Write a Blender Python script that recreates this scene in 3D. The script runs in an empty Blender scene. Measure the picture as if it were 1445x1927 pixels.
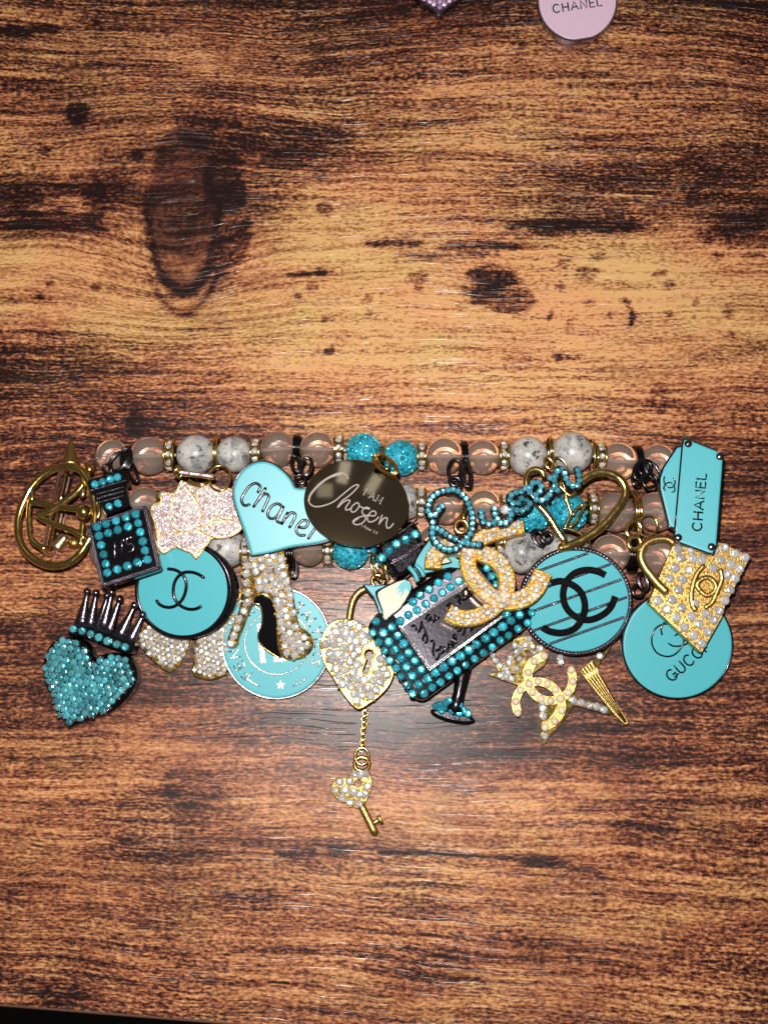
import bpy, math, random
import numpy as np
from mathutils import Vector, Matrix, geometry, noise
random.seed(7); np.random.seed(7)
R = math.radians
PI = math.pi
sc = bpy.context.scene
col = sc.collection

# ------------------------------------------------------------------ camera, light, exposure  (1 unit = 1 cm)
PW, PH = 1445.0, 1927.0
FPX, DIST, TILT = 2125.0, 25.0, R(9.5)
cam_d = bpy.data.cameras.new('camera'); cam = bpy.data.objects.new('camera', cam_d); col.objects.link(cam)
cam.location = (0, -DIST*math.sin(TILT), DIST*math.cos(TILT)); cam.rotation_euler = (TILT, 0, 0)
cam_d.sensor_fit = 'VERTICAL'; cam_d.sensor_height = 24.0; cam_d.lens = FPX/PH*24.0
cam_d.clip_start = 0.5; cam_d.clip_end = 1000
sc.camera = cam
sc.view_settings.view_transform = 'Standard'; sc.view_settings.look = 'None'
sc.view_settings.exposure = 0.0; sc.view_settings.gamma = 1.0
w = bpy.data.worlds.new('World'); sc.world = w; w.use_nodes = True
w.node_tree.nodes['Background'].inputs[0].default_value = (1.0, 0.93, 0.85, 1)
w.node_tree.nodes['Background'].inputs[1].default_value = 0.06
CAMLOC = Vector(cam.location)
# the phone's flash, right beside the lens
fl = bpy.data.lights.new('phone_flash', 'POINT'); fl.energy = 30000; fl.shadow_soft_size = 0.32; fl.color = (1, 0.965, 0.93)
fl.cycles.is_caustics_light = True
flo = bpy.data.objects.new('phone_flash', fl); flo.location = CAMLOC + Vector((-0.6, 2.1, 0.2)); col.objects.link(flo)
# dim window-like lamps added far above for reflections, the small ones in the disc
for nm, loc, sx, sy, e, c in (('reflection_lamp', (-45, 150, 230), 60, 35, 5200, (1, .96, .92)), ('reflection_lamp', (35, 130, 240), 30, 50, 4200, (.95, .97, 1)), ('reflection_lamp', (4.6, 21.5, 230), 2.4, 5, 30, (.85, .92, 1)), ('reflection_lamp', (11.2, 18.8, 230), 2.4, 4.6, 24, (.85, .92, 1)), ('reflection_lamp', (.4, 17.4, 230), 3.4, 3, 14, (.85, .92, 1))):
    L = bpy.data.lights.new(nm, 'AREA'); L.shape = 'RECTANGLE'; L.size = sx; L.size_y = sy; L.energy = e; L.color = c
    o = bpy.data.objects.new(nm, L); o.location = loc; col.objects.link(o)
    o.rotation_euler = (Vector(loc)).to_track_quat('Z', 'Y').to_euler()
sc.cycles.max_bounces = 14; sc.cycles.transmission_bounces = 12; sc.cycles.transparent_max_bounces = 12
sc.cycles.caustics_refractive = True; sc.cycles.caustics_reflective = False
sc.cycles.sample_clamp_indirect = 4.0; sc.cycles.blur_glossy = 0.2

RX = Matrix.Rotation(TILT, 3, 'X')
def ray(px, py):
    return RX @ Vector(((px-PW/2)/FPX, -(py-PH/2)/FPX, -1.0))
def at(px, py, z=0.0):
    d = ray(px, py); t = (z-CAMLOC.z)/d.z
    return CAMLOC + d*t
def project(X, Y):          # table-plane points (numpy) to photo pixels
    c, s = math.cos(TILT), math.sin(TILT)
    dx = X; dy = Y-CAMLOC.y; dz = -CAMLOC.z
    yc = c*dy+s*dz; zc = -s*dy+c*dz
    return PW/2+FPX*dx/(-zc), PH/2-FPX*yc/(-zc)

class Surf:
    """the plane a charm lies in: through the point seen at (px,py) at height z, tilted by slopes tx,ty"""
    def __init__(s, px, py, z, tx=0.0, ty=0.0):
        s.o = at(px, py, z); s.n = Vector((-tx, -ty, 1)).normalized()
    def p(s, x, y, h=0.0):
        d = ray(x, y); t = (s.o-CAMLOC).dot(s.n)/d.dot(s.n)
        return CAMLOC+d*t+s.n*h
PX = 1/85.0   # cm per photo pixel

# ------------------------------------------------------------------ materials
def mat(name): 
    m = bpy.data.materials.new(name); m.use_nodes = True
    return m, m.node_tree.nodes, m.node_tree.links, m.node_tree.nodes['Principled BSDF']
def simple(name, colr, metal=0, rough=.4, coat=0, bump=0, bscale=30, trans=0, ior=1.5, var=0.0, spec=.5, coatr=.04, roughvar=0):
    m, N, L, b = mat(name)
    b.inputs['Base Color'].default_value = (*colr, 1); b.inputs['Metallic'].default_value = metal
    b.inputs['Roughness'].default_value = rough; b.inputs['Coat Weight'].default_value = coat
    b.inputs['Coat Roughness'].default_value = coatr
    b.inputs['Transmission Weight'].default_value = trans; b.inputs['IOR'].default_value = ior
    b.inputs['Specular IOR Level'].default_value = spec
    tc = N.new('ShaderNodeTexCoord')
    if bump or roughvar:
        nz = N.new('ShaderNodeTexNoise'); nz.inputs['Scale'].default_value = bscale; nz.inputs['Detail'].default_value = 4
        L.new(tc.outputs['Object'], nz.inputs['Vector'])
    if bump:
        bp = N.new('ShaderNodeBump'); bp.inputs['Strength'].default_value = bump; bp.inputs['Distance'].default_value = .02
        L.new(nz.outputs['Fac'], bp.inputs['Height']); L.new(bp.outputs['Normal'], b.inputs['Normal'])
    if roughvar:
        mr = N.new('ShaderNodeMapRange'); mr.inputs['From Min'].default_value = .3; mr.inputs['From Max'].default_value = .7
        mr.inputs['To Min'].default_value = max(.02, rough-roughvar); mr.inputs['To Max'].default_value = rough+roughvar
        L.new(nz.outputs['Fac'], mr.inputs['Value']); L.new(mr.outputs['Result'], b.inputs['Roughness'])
    if var:
        oi = N.new('ShaderNodeObjectInfo'); ge = N.new('ShaderNodeNewGeometry'); ad = N.new('ShaderNodeMath'); ad.operation = 'ADD'
        L.new(oi.outputs['Random'], ad.inputs[0]); L.new(ge.outputs['Random Per Island'], ad.inputs[1])
        fr = N.new('ShaderNodeMath'); fr.operation = 'FRACT'; L.new(ad.outputs[0], fr.inputs[0])
        mx = N.new('ShaderNodeMixRGB'); mx.inputs[1].default_value = (*[c*(1-var) for c in colr], 1)
        mx.inputs[2].default_value = (*[min(1, c*(1+var*.6)+.05*var) for c in colr], 1)
        L.new(fr.outputs[0], mx.inputs[0]); L.new(mx.outputs[0], b.inputs['Base Color'])
    return m
M = {}
M['gold'] = simple('polished_gold', (.86, .60, .20), 1, .17, bump=.12, bscale=9, roughvar=.06)
M['gold_satin'] = simple('satin_gold', (.62, .41, .14), 1, .36, bump=.35, bscale=40, roughvar=.08)
M['gold_grain'] = simple('grained_gold', (.74, .43, .09), .8, .42, bump=.8, bscale=38)
M['gold_pale'] = simple('pale_gold', (.92, .78, .50), 1, .3, bump=.3, bscale=30)
M['rose_grain'] = simple('rose_gold_grain', (.90, .66, .50), .8, .4, bump=.6, bscale=50)
M['gold_mirror'] = simple('mirror_gold', (.52, .40, .25), 1, .03)
M['black'] = simple('black_metal', (.045, .041, .046), .95, .2, coat=.2, coatr=.06, bump=.05, bscale=25, roughvar=.08)
M['gun'] = simple('gunmetal', (.22, .18, .22), 1, .22, bump=.2, bscale=30, roughvar=.08)
M['label_metal'] = simple('dark_label_metal', (.30, .27, .31), 1, .13, bump=.10, bscale=12)
M['gun_bright'] = simple('bright_gunmetal', (.50, .43, .52), 1, .2)
M['silver'] = simple('silver_metal', (.86, .84, .87), 1, .25, bump=.25, bscale=30)
M['black_enamel'] = simple('black_enamel', (.005, .005, .006), 0, .13, spec=.2)
M['teal_enamel'] = simple('turquoise_enamel', (.086, .485, .55), 0, .4, coat=1, coatr=.03, bump=.03, bscale=4)
M['pink_enamel'] = simple('pale_pink_enamel', (.80, .56, .70), 0, .35, coat=1)
M['cream_enamel'] = simple('cream_enamel', (.62, .66, .48), 0, .35, coat=1)
M['engrave'] = simple('engraved_matte', (.40, .35, .31), .3, .6)
M['pearl'] = simple('pearl', (.88, .68, .48), 0, .28, coat=.7, coatr=.1, var=.1)
M['crystal'] = simple('clear_rhinestone', (1, .97, .97), .58, .2, coat=1, coatr=.03, var=.28)
M['crystal_pink'] = simple('pinkish_rhinestone', (.90, .66, .69), .5, .28, coat=1, coatr=.03, var=.4)
M['crystal_lilac'] = simple('lilac_rhinestone', (.84, .50, .95), .4, .28, coat=1, var=.4)
M['teal_gem'] = simple('teal_rhinestone', (.05, .60, .78), .58, .21, coat=1, coatr=.03, var=.45)
M['seafoam_gem'] = simple('seafoam_rhinestone', (.13, .60, .68), .56, .21, coat=1, coatr=.03, var=.45)
M['steel_gem'] = simple('steel_blue_rhinestone', (.11, .48, .62), .58, .21, coat=1, coatr=.03, var=.4)
M['teal_clay'] = simple('teal_clay', (.03, .42, .56), 0, .45)
M['glass'] = simple('clear_glass', (1, .97, .955), 0, 0.0, trans=1, ior=1.46)
M['amber_glass'] = simple('amber_tinted_glass', (.92, .76, .50), 0, .1, trans=.8, ior=1.35)
M['cord'] = simple('clear_elastic_cord', (.9, .85, .84), 0, .3, trans=.35, ior=1.3)
# clear beads let part of the light straight through
def _clear():
    m, N, L, b = mat('clear_bead_glass')
    b.inputs['Base Color'].default_value = (1, .985, .975, 1); b.inputs['Roughness'].default_value = 0.0
    b.inputs['Transmission Weight'].default_value = 1; b.inputs['IOR'].default_value = 1.31
    tr = N.new('ShaderNodeBsdfTransparent'); tr.inputs[0].default_value = (1, .97, .96, 1)
    df = N.new('ShaderNodeBsdfDiffuse'); df.inputs[0].default_value = (1, .74, .60, 1)
    mx = N.new('ShaderNodeMixShader'); mx.inputs[0].default_value = .12; mx2 = N.new('ShaderNodeMixShader'); mx2.inputs[0].default_value = .17
    L.new(b.outputs[0], mx.inputs[1]); L.new(tr.outputs[0], mx.inputs[2]); L.new(mx.outputs[0], mx2.inputs[1]); L.new(df.outputs[0], mx2.inputs[2])
    L.new(mx2.outputs[0], N['Material Output'].inputs['Surface'])
    return m
M['clear_bead'] = _clear()
def _stone():
    m, N, L, b = mat('speckled_stone')
    tc = N.new('ShaderNodeTexCoord'); oi = N.new('ShaderNodeObjectInfo')
    ad = N.new('ShaderNodeVectorMath'); ad.operation = 'MULTIPLY_ADD'; ad.inputs[1].default_value = (1, 1, 1)
    cb = N.new('ShaderNodeCombineXYZ'); mu = N.new('ShaderNodeMath'); mu.operation = 'MULTIPLY'; mu.inputs[1].default_value = 57
    L.new(oi.outputs['Random'], mu.inputs[0]); L.new(mu.outputs[0], cb.inputs[0]); L.new(mu.outputs[0], cb.inputs[2])
    L.new(tc.outputs['Object'], ad.inputs[0]); L.new(cb.outputs[0], ad.inputs[2])
    def nz(scale, det, rough=.6, dist=0):
        n = N.new('ShaderNodeTexNoise'); n.inputs['Scale'].default_value = scale; n.inputs['Detail'].default_value = det
        n.inputs['Roughness'].default_value = rough; n.inputs['Distortion'].default_value = dist
        L.new(ad.outputs[0], n.inputs['Vector']); return n
    a = nz(2.2, 5, .65, .6); r = N.new('ShaderNodeValToRGB'); L.new(a.outputs['Fac'], r.inputs[0])
    e = r.color_ramp.elements; e[0].position = .32; e[0].color = (.14, .145, .15, 1); e[1].position = .56; e[1].color = (.60, .57, .53, 1)
    x = e.new(.45); x.color = (.42, .41, .395, 1)
    d = nz(6.5, 6, .7, .4); r2 = N.new('ShaderNodeValToRGB'); L.new(d.outputs['Fac'], r2.inputs[0])
    e = r2.color_ramp.elements; e[0].position = .39; e[0].color = (.03, .035, .04, 1); e[1].position = .45; e[1].color = (1, 1, 1, 1)
    mx = N.new('ShaderNodeMixRGB'); mx.blend_type = 'MULTIPLY'; mx.inputs[0].default_value = .9
    L.new(r.outputs[0], mx.inputs[1]); L.new(r2.outputs[0], mx.inputs[2]); L.new(mx.outputs[0], b.inputs['Base Color'])
    b.inputs['Roughness'].default_value = .35; b.inputs['Coat Weight'].default_value = .5
    return m
M['stone'] = _stone()

def _wood():
    m, N, L, b = mat('rustic_wood_laminate')
    tc = N.new('ShaderNodeTexCoord')
    at_t = N.new('ShaderNodeAttribute'); at_t.attribute_name = 'tone'
    at_w = N.new('ShaderNodeAttribute'); at_w.attribute_name = 'warp'
    at_r = N.new('ShaderNodeAttribute'); at_r.attribute_name = 'busy'
    sp = N.new('ShaderNodeSeparateXYZ'); L.new(tc.outputs['Object'], sp.inputs[0])
    def math_(op, a, b_=None, c=None):
        n = N.new('ShaderNodeMath'); n.operation = op
        for i, v in enumerate((a, b_, c)):
            if v is None: continue
            if isinstance(v, (int, float)): n.inputs[i].default_value = v
            else: L.new(v, n.inputs[i])
        return n.outputs[0]
    def vec(x, y, z=0.0):
        c = N.new('ShaderNodeCombineXYZ')
        for i, v in enumerate((x, y, z)):
            if isinstance(v, (int, float)): c.inputs[i].default_value = v
            else: L.new(v, c.inputs[i])
        return c.outputs[0]
    def nz(v, det=5, rough=.6, dist=0, scale=1.0):
        n = N.new('ShaderNodeTexNoise'); n.inputs['Scale'].default_value = scale; n.inputs['Detail'].default_value = det
        n.inputs['Roughness'].default_value = rough; n.inputs['Distortion'].default_value = dist
        L.new(v, n.inputs['Vector']); return n.outputs['Fac']
    X, Y0 = sp.outputs[0], sp.outputs[1]
    wob = nz(vec(math_('MULTIPLY', X, .35), math_('MULTIPLY', Y0, .5), 3.0), 3, .5)
    wob2 = nz(vec(math_('MULTIPLY', X, 2.2), math_('MULTIPLY', Y0, 2.0), 9.0), 3, .6)
    Y = math_('ADD', math_('ADD', Y0, at_w.outputs['Fac']), math_('MULTIPLY_ADD', wob, .42, math_('MULTIPLY', wob2, .04)))
    # long grain lines, fine dashes, speckle, broad bands
    g1 = nz(vec(math_('MULTIPLY', X, .28), math_('MULTIPLY', Y, 8.5), 1.0), 5, .60)
    g0 = nz(vec(math_('MULTIPLY', X, .16), math_('MULTIPLY', Y, 3.6), 61.0), 4, .60)
    g2 = nz(vec(math_('MULTIPLY', X, 3.0), math_('MULTIPLY', Y, 21.0), 5.0), 4, .62)
    g3 = nz(vec(math_('MULTIPLY', X, 9.0), math_('MULTIPLY', Y, 19.0), 8.0), 3, .6)
    g4 = nz(vec(math_('MULTIPLY', X, .35), math_('MULTIPLY', Y, 1.7), 12.0), 4, .6, .3)
    g5 = nz(vec(math_('MULTIPLY', X, 1.4), math_('MULTIPLY', Y0, 1.8), 22.0), 6, .68, .8)
    def centred(n, amp): return math_('MULTIPLY', math_('SUBTRACT', n, .5), amp)
    tone = at_t.outputs['Fac']
    lines = math_('ADD', math_('ADD', centred(g1, 1.9), centred(g0, .8)), math_('ADD', centred(g2, 1.4), centred(g3, 2.2)))
    tone = math_('ADD', tone, math_('MULTIPLY', lines, at_r.outputs['Fac']))
    tone = math_('ADD', tone, math_('ADD', centred(g4, .6), centred(g5, .6)))
    ramp = N.new('ShaderNodeValToRGB'); L.new(tone, ramp.inputs[0])
    e = ramp.color_ramp.elements
    e[0].position = .02; e[0].color = (.014, .0055, .005, 1); e[1].position = 1.0; e[1].color = (.75, .45, .20, 1)
    for p, c in ((.22, (.048, .016, .012)), (.40, (.155, .056, .032)), (.55, (.32, .130, .058)), (.74, (.51, .255, .108))):
        x = e.new(p); x.color = (*c, 1)
    # hue drift: redder / olive zones
    hz = nz(vec(math_('MULTIPLY', X, .35), math_('MULTIPLY', Y0, .6), 31.0), 4, .6)
    rr = N.new('ShaderNodeValToRGB'); L.new(hz, rr.inputs[0]); e = rr.color_ramp.elements
    e[0].position = .38; e[0].color = (1.0, .82, .80, 1); e[1].position = .64; e[1].color = (.96, 1.0, .88, 1)
    at_h = N.new('ShaderNodeAttribute'); at_h.attribute_name = 'hue'
    hz = math_('SUBTRACT', hz, at_h.outputs['Fac']); L.new(hz, rr.inputs[0])
    mx = N.new('ShaderNodeMixRGB'); mx.blend_type = 'MULTIPLY'; mx.inputs[0].default_value = 1
    L.new(ramp.outputs[0], mx.inputs[1]); L.new(rr.outputs[0], mx.inputs[2]); L.new(mx.outputs[0], b.inputs['Base Color'])
    # embossed pores: fine grooves running with the grain
    q = nz(vec(math_('MULTIPLY', X, .34), math_('MULTIPLY', Y, 27.0), 41.0), 2, .5)
    q2 = nz(vec(math_('MULTIPLY', X, 1.1), math_('MULTIPLY', Y, 1.6), 44.0), 3, .5)
    gro = math_('MULTIPLY', math_('SMOOTH_MIN', math_('MULTIPLY', math_('SUBTRACT', q, .585), 11.0), 1.0, .2), 1.0)
    gro = math_('MAXIMUM', gro, 0.0); gro = math_('MULTIPLY', gro, math_('GREATER_THAN', q2, .42))
    fine = nz(vec(math_('MULTIPLY', X, 30), math_('MULTIPLY', Y0, 34), 2.0), 2, .6)
    hgt = math_('ADD', math_('MULTIPLY', gro, -1.0), math_('MULTIPLY', fine, .09))
    bp = N.new('ShaderNodeBump'); bp.inputs['Strength'].default_value = 1.0; bp.inputs['Distance'].default_value = .0042
    L.new(hgt, bp.inputs['Height'])
    b.inputs['Roughness'].default_value = .35; b.inputs['Specular IOR Level'].default_value = .32
    L.new(math_('MINIMUM', math_('MULTIPLY', gro, 3.5), 1.0), b.inputs['Coat Weight']); b.inputs['Coat Roughness'].default_value = .23
    L.new(bp.outputs['Normal'], b.inputs['Normal']); L.new(bp.outputs['Normal'], b.inputs['Coat Normal'])
    return m
M['wood'] = _wood()
M['edge_band'] = simple('wood_edge_band', (.16, .08, .055), 0, .5, bump=.2, bscale=12)
M['floor'] = simple('dark_floor', (.02, .018, .018), 0, .8)
M['print_black'] = simple('black_print', (.03, .04, .05), .2, .4)

# ------------------------------------------------------------------ mesh helpers
def crom(pts, n=6, closed=False):
    """Catmull-Rom through 2-D or 3-D points"""
    P = [np.array(p, float) for p in pts]; out = []; k = len(P)
    rng = range(k) if closed else range(k-1)
    for i in rng:
        p0 = P[(i-1) % k] if closed or i > 0 else 2*P[0]-P[1]
        p1 = P[i]; p2 = P[(i+1) % k]
        p3 = P[(i+2) % k] if closed or i+2 < k else 2*P[-1]-P[-2]
        for j in range(n):
            t = j/n
            out.append(.5*((2*p1)+(-p0+p2)*t+(2*p0-5*p1+4*p2-p3)*t*t+(-p0+3*p1-3*p2+p3)*t**3))
    if not closed: out.append(P[-1])
    return [tuple(o) for o in out]
def circ(cx, cy, rx, ry=None, rot=0, n=72):
    ry = ry or rx; a = R(rot); o = []
    for i in range(n):
        t = 2*PI*i/n; x, y = rx*math.cos(t), ry*math.sin(t)
        o.append((cx+x*math.cos(a)-y*math.sin(a), cy+x*math.sin(a)+y*math.cos(a)))
    return o
def rounded(pts, r, n=5):
    out = []; k = len(pts)
    for i in range(k):
        a, b, c = (np.array(pts[(i+j) % k], float) for j in (-1, 0, 1))
        u = (a-b); v = (c-b); lu, lv = np.linalg.norm(u), np.linalg.norm(v)
        rr = min(r, lu*.45, lv*.45); p = b+u/lu*rr; q = b+v/lv*rr
        for j in range(n+1):
            t = j/n; out.append(tuple((1-t)**2*p+2*t*(1-t)*b+t*t*q))
    return out
def zm(pts, ox, oy, f):      # coordinates read off an enlarged crop back to photo pixels
    return [(ox+x/f, oy+y/f) for x, y in pts]
def inside(x, y, poly):
    c = False; j = len(poly)-1
    for i in range(len(poly)):
        xi, yi = poly[i]; xj, yj = poly[j]
        if (yi > y) != (yj > y) and x < (xj-xi)*(y-yi)/(yj-yi)+xi: c = not c
        j = i
    return c
def edist(x, y, poly):
    P = np.array(poly); Q = np.roll(P, -1, 0); d = Q-P; L2 = (d**2).sum(1)+1e-9
    t = np.clip(((np.array([x, y])-P)*d).sum(1)/L2, 0, 1); c = P+d*t[:, None]
    return float(np.sqrt(((c-np.array([x, y]))**2).sum(1)).min())
def area2(p):
    return sum(p[i][0]*p[(i+1) % len(p)][1]-p[(i+1) % len(p)][0]*p[i][1] for i in range(len(p)))
def inset(poly, d):
    P = np.array(poly, float); k = len(P); s = 1 if area2(poly) > 0 else -1; o = []
    for i in range(k):
        a = P[i]-P[i-1]; b = P[(i+1) % k]-P[i]
        a = a/(np.linalg.norm(a)+1e-9); b = b/(np.linalg.norm(b)+1e-9)
        n = np.array([-a[1]-b[1], a[0]+b[0]])*s; n /= (np.linalg.norm(n)+1e-9)
        o.append(tuple(P[i]+n*d))
    return o
def shrink(poly, f):
    P = np.array(poly, float); c = (P.max(0)+P.min(0))/2
    return [tuple(c+(q-c)*f) for q in P]

def gem_template(seg=7):
    v = [(0, 0, .51)]; f = []
    for k, (r, z, ph) in enumerate(((.52, .55, 0), (.80, .42, .5), (1.0, .10, 0), (.97, -.35, 0))):
        for i in range(seg):
            a = 2*PI*(i+ph)/seg; zz = z-(.03 if (k == 0 and i % 2) else 0)
            v.append((r*math.cos(a), r*math.sin(a), zz))
    r0, r1, r2, r3 = 1, 1+seg, 1+2*seg, 1+3*seg
    for i in range(seg):
        j = (i+1) % seg
        f += [(0, r0+i, r0+j), (r0+i, r1+i, r0+j), (r0+j, r1+i, r1+j), (r1+i, r2+i, r2+j) if 0 else (r1+i, r2+j, r1+j)]
        f += [(r1+(i-1) % seg, r2+i, r1+i) if 0 else (r1+i, r2+i, r2+j)]
        f += [(r2+i, r3+i, r3+j, r2+j)]
    return np.array(v), f
GV, GF = gem_template(7)
def ball_template(seg=10, rings=6, half=False):
    v = [(0, 0, 1)]; f = []
    top = rings//2+1 if half else rings
    for k in range(1, top):
        t = PI*k/rings
        for i in range(seg): v.append((math.sin(t)*math.cos(2*PI*i/seg), math.sin(t)*math.sin(2*PI*i/seg), math.cos(t)))
    for i in range(seg): f.append((0, 1+i, 1+(i+1) % seg))
    for k in range(top-2):
        for i in range(seg):
            a = 1+k*seg+i; b = 1+k*seg+(i+1) % seg; f.append((a, a+seg, b+seg, b))
    if not half:
        v.append((0, 0, -1)); n = len(v)-1; o = 1+(top-2)*seg
        for i in range(seg): f.append((n, o+(i+1) % seg, o+i))
    return np.array(v), f
BV, BF = ball_template(8, 6)
BV2, BF2 = ball_template(28, 18)
PV, PF = ball_template(12, 8)

def frame(n, spin=0.0):
    n = Vector(n).normalized(); a = Vector((1, 0, 0)) if abs(n.x) < .9 else Vector((0, 1, 0))
    x = (a-n*a.dot(n)).normalized(); y = n.cross(x)
    c, s = math.cos(spin), math.sin(spin)
    X = x*c+y*s; Y = -x*s+y*c
    return Matrix((X, Y, n)).transposed()

class MB:
    def __init__(s): s.v = []; s.f = []; s.sm = []
    def add(s, V, F, smooth=False):
        o = len(s.v); s.v += [tuple(p) for p in V]; s.f += [tuple(i+o for i in f) for f in F]; s.sm += [smooth]*len(F)
    def tmpl(s, V, F, c, n=(0, 0, 1), r=1.0, spin=0.0, smooth=False, sz=1.0):
        A = np.array(frame(n, spin)); W = (V*np.array([r, r, r*sz]))@A.T+np.array(c); s.add(W, F, smooth)
        return s
    def gem(s, c, n, r): return s.tmpl(GV, GF, c, n, r, random.random()*6)
    def ball(s, c, r, sz=1.0, n=(0, 0, 1)): return s.tmpl(BV, BF, c, n, r, 0, True, sz)
    def prism(s, surf, outer, profile, holes=(), mode='inset', bottom=True):
        """profile: list of (inset px, height cm) from the bottom outside to the top inside; holes only get straight walls"""
        loops = []
        for d, h in profile:
            q = inset(outer, d) if mode == 'inset' else shrink(outer, 1-d)
            loops.append([surf.p(x, y, h) for x, y in q])
        n = len(outer); V = [p for l in loops for p in l]; F = []
        flip = area2(outer) > 0      # pixel y runs down
        for k in range(len(loops)-1):
            for i in range(n):
                j = (i+1) % n; q = (k*n+i, k*n+j, (k+1)*n+j, (k+1)*n+i)
                F.append(q[::-1] if flip else q)
        top = loops[-1]; ht = profile[-1][1]; hb = profile[0][1]
        hl = [[surf.p(x, y, ht) for x, y in h] for h in holes]
        base = len(V)-n
        idx = list(range(base, base+n))
        for h in hl: idx += list(range(len(V), len(V)+len(h))); V += h
        def orient(t, pts):
            a, b, c = pts; up = (b-a).cross(c-a).dot(surf.n) > 0
            return t if up else t[::-1]
        for t in geometry.tessellate_polygon([top]+hl):
            q = tuple(idx[i] for i in t); F.append(orient(q, [V[i] for i in q]))
        if bottom or holes:
            bl = [[surf.p(x, y, hb) for x, y in h] for h in holes]; bi = list(range(0, n))
            for h in bl: bi += list(range(len(V), len(V)+len(h))); V += h
            for t in geometry.tessellate_polygon([loops[0]]+bl):
                q = tuple(bi[i] for i in t); F.append(orient(q, [V[i] for i in q])[::-1])
            k = n
            for hi, h in enumerate(holes):
                m = len(h); ti = idx[k:k+m]; b_ = bi[k:k+m]; k += m; fl_ = area2(h) > 0
                for i in range(m):
                    j = (i+1) % m; q = (ti[i], ti[j], b_[j], b_[i]); F.append(q[::-1] if fl_ else q)
        s.add(V, F); return s
    def tube(s, pts, r, closed=False, seg=8, flat=1.0, up=None, cap=True):
        P = [Vector(p) for p in pts]; k = len(P)
        if k < 2: return s
        rad = r if isinstance(r, (list, tuple)) else [r]*k
        up = Vector(up) if up is not None else None
        V = []; F = []; prev = None
        for i in range(k):
            if closed: t = P[(i+1) % k]-P[i-1]
            else: t = P[min(i+1, k-1)]-P[max(i-1, 0)]
            if t.length < 1e-9: t = Vector((1, 0, 0))
            t.normalize()
            u = up if up is not None else (prev if prev is not None else (Vector((0, 0, 1)) if abs(t.z) < .9 else Vector((0, 1, 0))))
            nn = (u-t*u.dot(t))
            if nn.length < 1e-6: nn = Vector((0, 1, 0))-t*t.y
            nn.normalize(); bb = t.cross(nn); prev = nn
            for j in range(seg):
                a = 2*PI*j/seg; V.append(P[i]+(nn*math.cos(a)*flat+bb*math.sin(a))*rad[i])
        for i in range(k if closed else k-1):
            for j in range(seg):
                a = i*seg+j; b = i*seg+(j+1) % seg; c = ((i+1) % k)*seg+(j+1) % seg; d = ((i+1) % k)*seg+j
                F.append((a, b, c, d)[::-1])
        if not closed and cap:
            for e, i, sg in ((P[0]-(P[1]-P[0]).normalized()*rad[0]*.6, 0, 1), (P[-1]+(P[-1]-P[-2]).normalized()*rad[-1]*.6, k-1, -1)):
                o = len(V); V.append(e)
                for j in range(seg):
                    q = (o, i*seg+(j+1) % seg, i*seg+j); F.append(q if sg < 0 else q[::-1])
        s.add(V, F, True); return s
    def ring(s, c, r, tr, n=(0, 0, 1), ry=None, seg=28, spin=0):
        A = frame(n, spin); ry = ry or r; c = Vector(c)
        return s.tube([c+A@Vector((r*math.cos(2*PI*i/seg), ry*math.sin(2*PI*i/seg), 0)) for i in range(seg)], tr, True, 8, up=Vector(n).normalized())
    def build(s, name, m, parent=None, smooth=None, kind=None):
        o0 = Vector(ORIG.get(parent.name, (0, 0, 0))) if parent is not None else Vector((0, 0, 0))
        me = bpy.data.meshes.new(name)
        me.from_pydata([(p[0]-o0.x, p[1]-o0.y, p[2]-o0.z) for p in s.v], [], s.f)
        me.materials.append(M[m] if isinstance(m, str) else m)
        me.polygons.foreach_set('use_smooth', s.sm if smooth is None else [smooth]*len(s.f)); me.update()
        o = bpy.data.objects.new(name, me); col.objects.link(o)
        if parent is not None: o.parent = parent; ORIG[o.name] = tuple(o0)
        if kind: o['kind'] = kind
        return o
ORIG = {}
def thing(name, label, cat, loc, group=None):
    o = bpy.data.objects.new(name, None); col.objects.link(o); o.location = loc; o.empty_display_size = .2
    o['label'] = label; o['category'] = cat
    if group: o['group'] = group
    ORIG[o.name] = tuple(loc); return o
_shared = {}
def shared(key, V, F, m, smooth):
    if key not in _shared:
        me = bpy.data.meshes.new(key); me.from_pydata([tuple(p) for p in V], [], F); me.materials.append(M[m])
        me.polygons.foreach_set('use_smooth', [smooth]*len(F)); me.update(); _shared[key] = me
    return _shared[key]
def bit(name, key, V, F, m, parent, c, n, r, spin=None, smooth=False, sz=1.0):
    me = shared(key, V, F, m, smooth); o = bpy.data.objects.new(name, me); col.objects.link(o)
    o.parent = parent; o.location = Vector(c)-Vector(ORIG[parent.name])
    o.rotation_euler = frame(n, random.random()*6 if spin is None else spin).to_euler(); o.scale = (r, r, r*sz)
    ORIG[o.name] = ORIG[parent.name]
    return o
def jit(n, a=.16):
    return (Vector(n)+Vector((random.uniform(-a, a), random.uniform(-a, a), 0))).normalized()
def gems(parent, surf, pts, r, m, h=0.02, wob=.16, hf=None, name='rhinestone'):
    for x, y in pts:
        hh = hf(x, y) if hf else h
        bit(name, 'gem_'+m, GV, GF, m, parent, surf.p(x, y, hh), jit(surf.n, wob), r*PX*random.uniform(1.0, 1.1))
def pearls(parent, surf, pts, r, h=0.0):
    for x, y in pts: bit('pearl', 'pearl_mesh', PV, PF, 'pearl', parent, surf.p(x, y, h), surf.n, r*PX, smooth=True)
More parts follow.
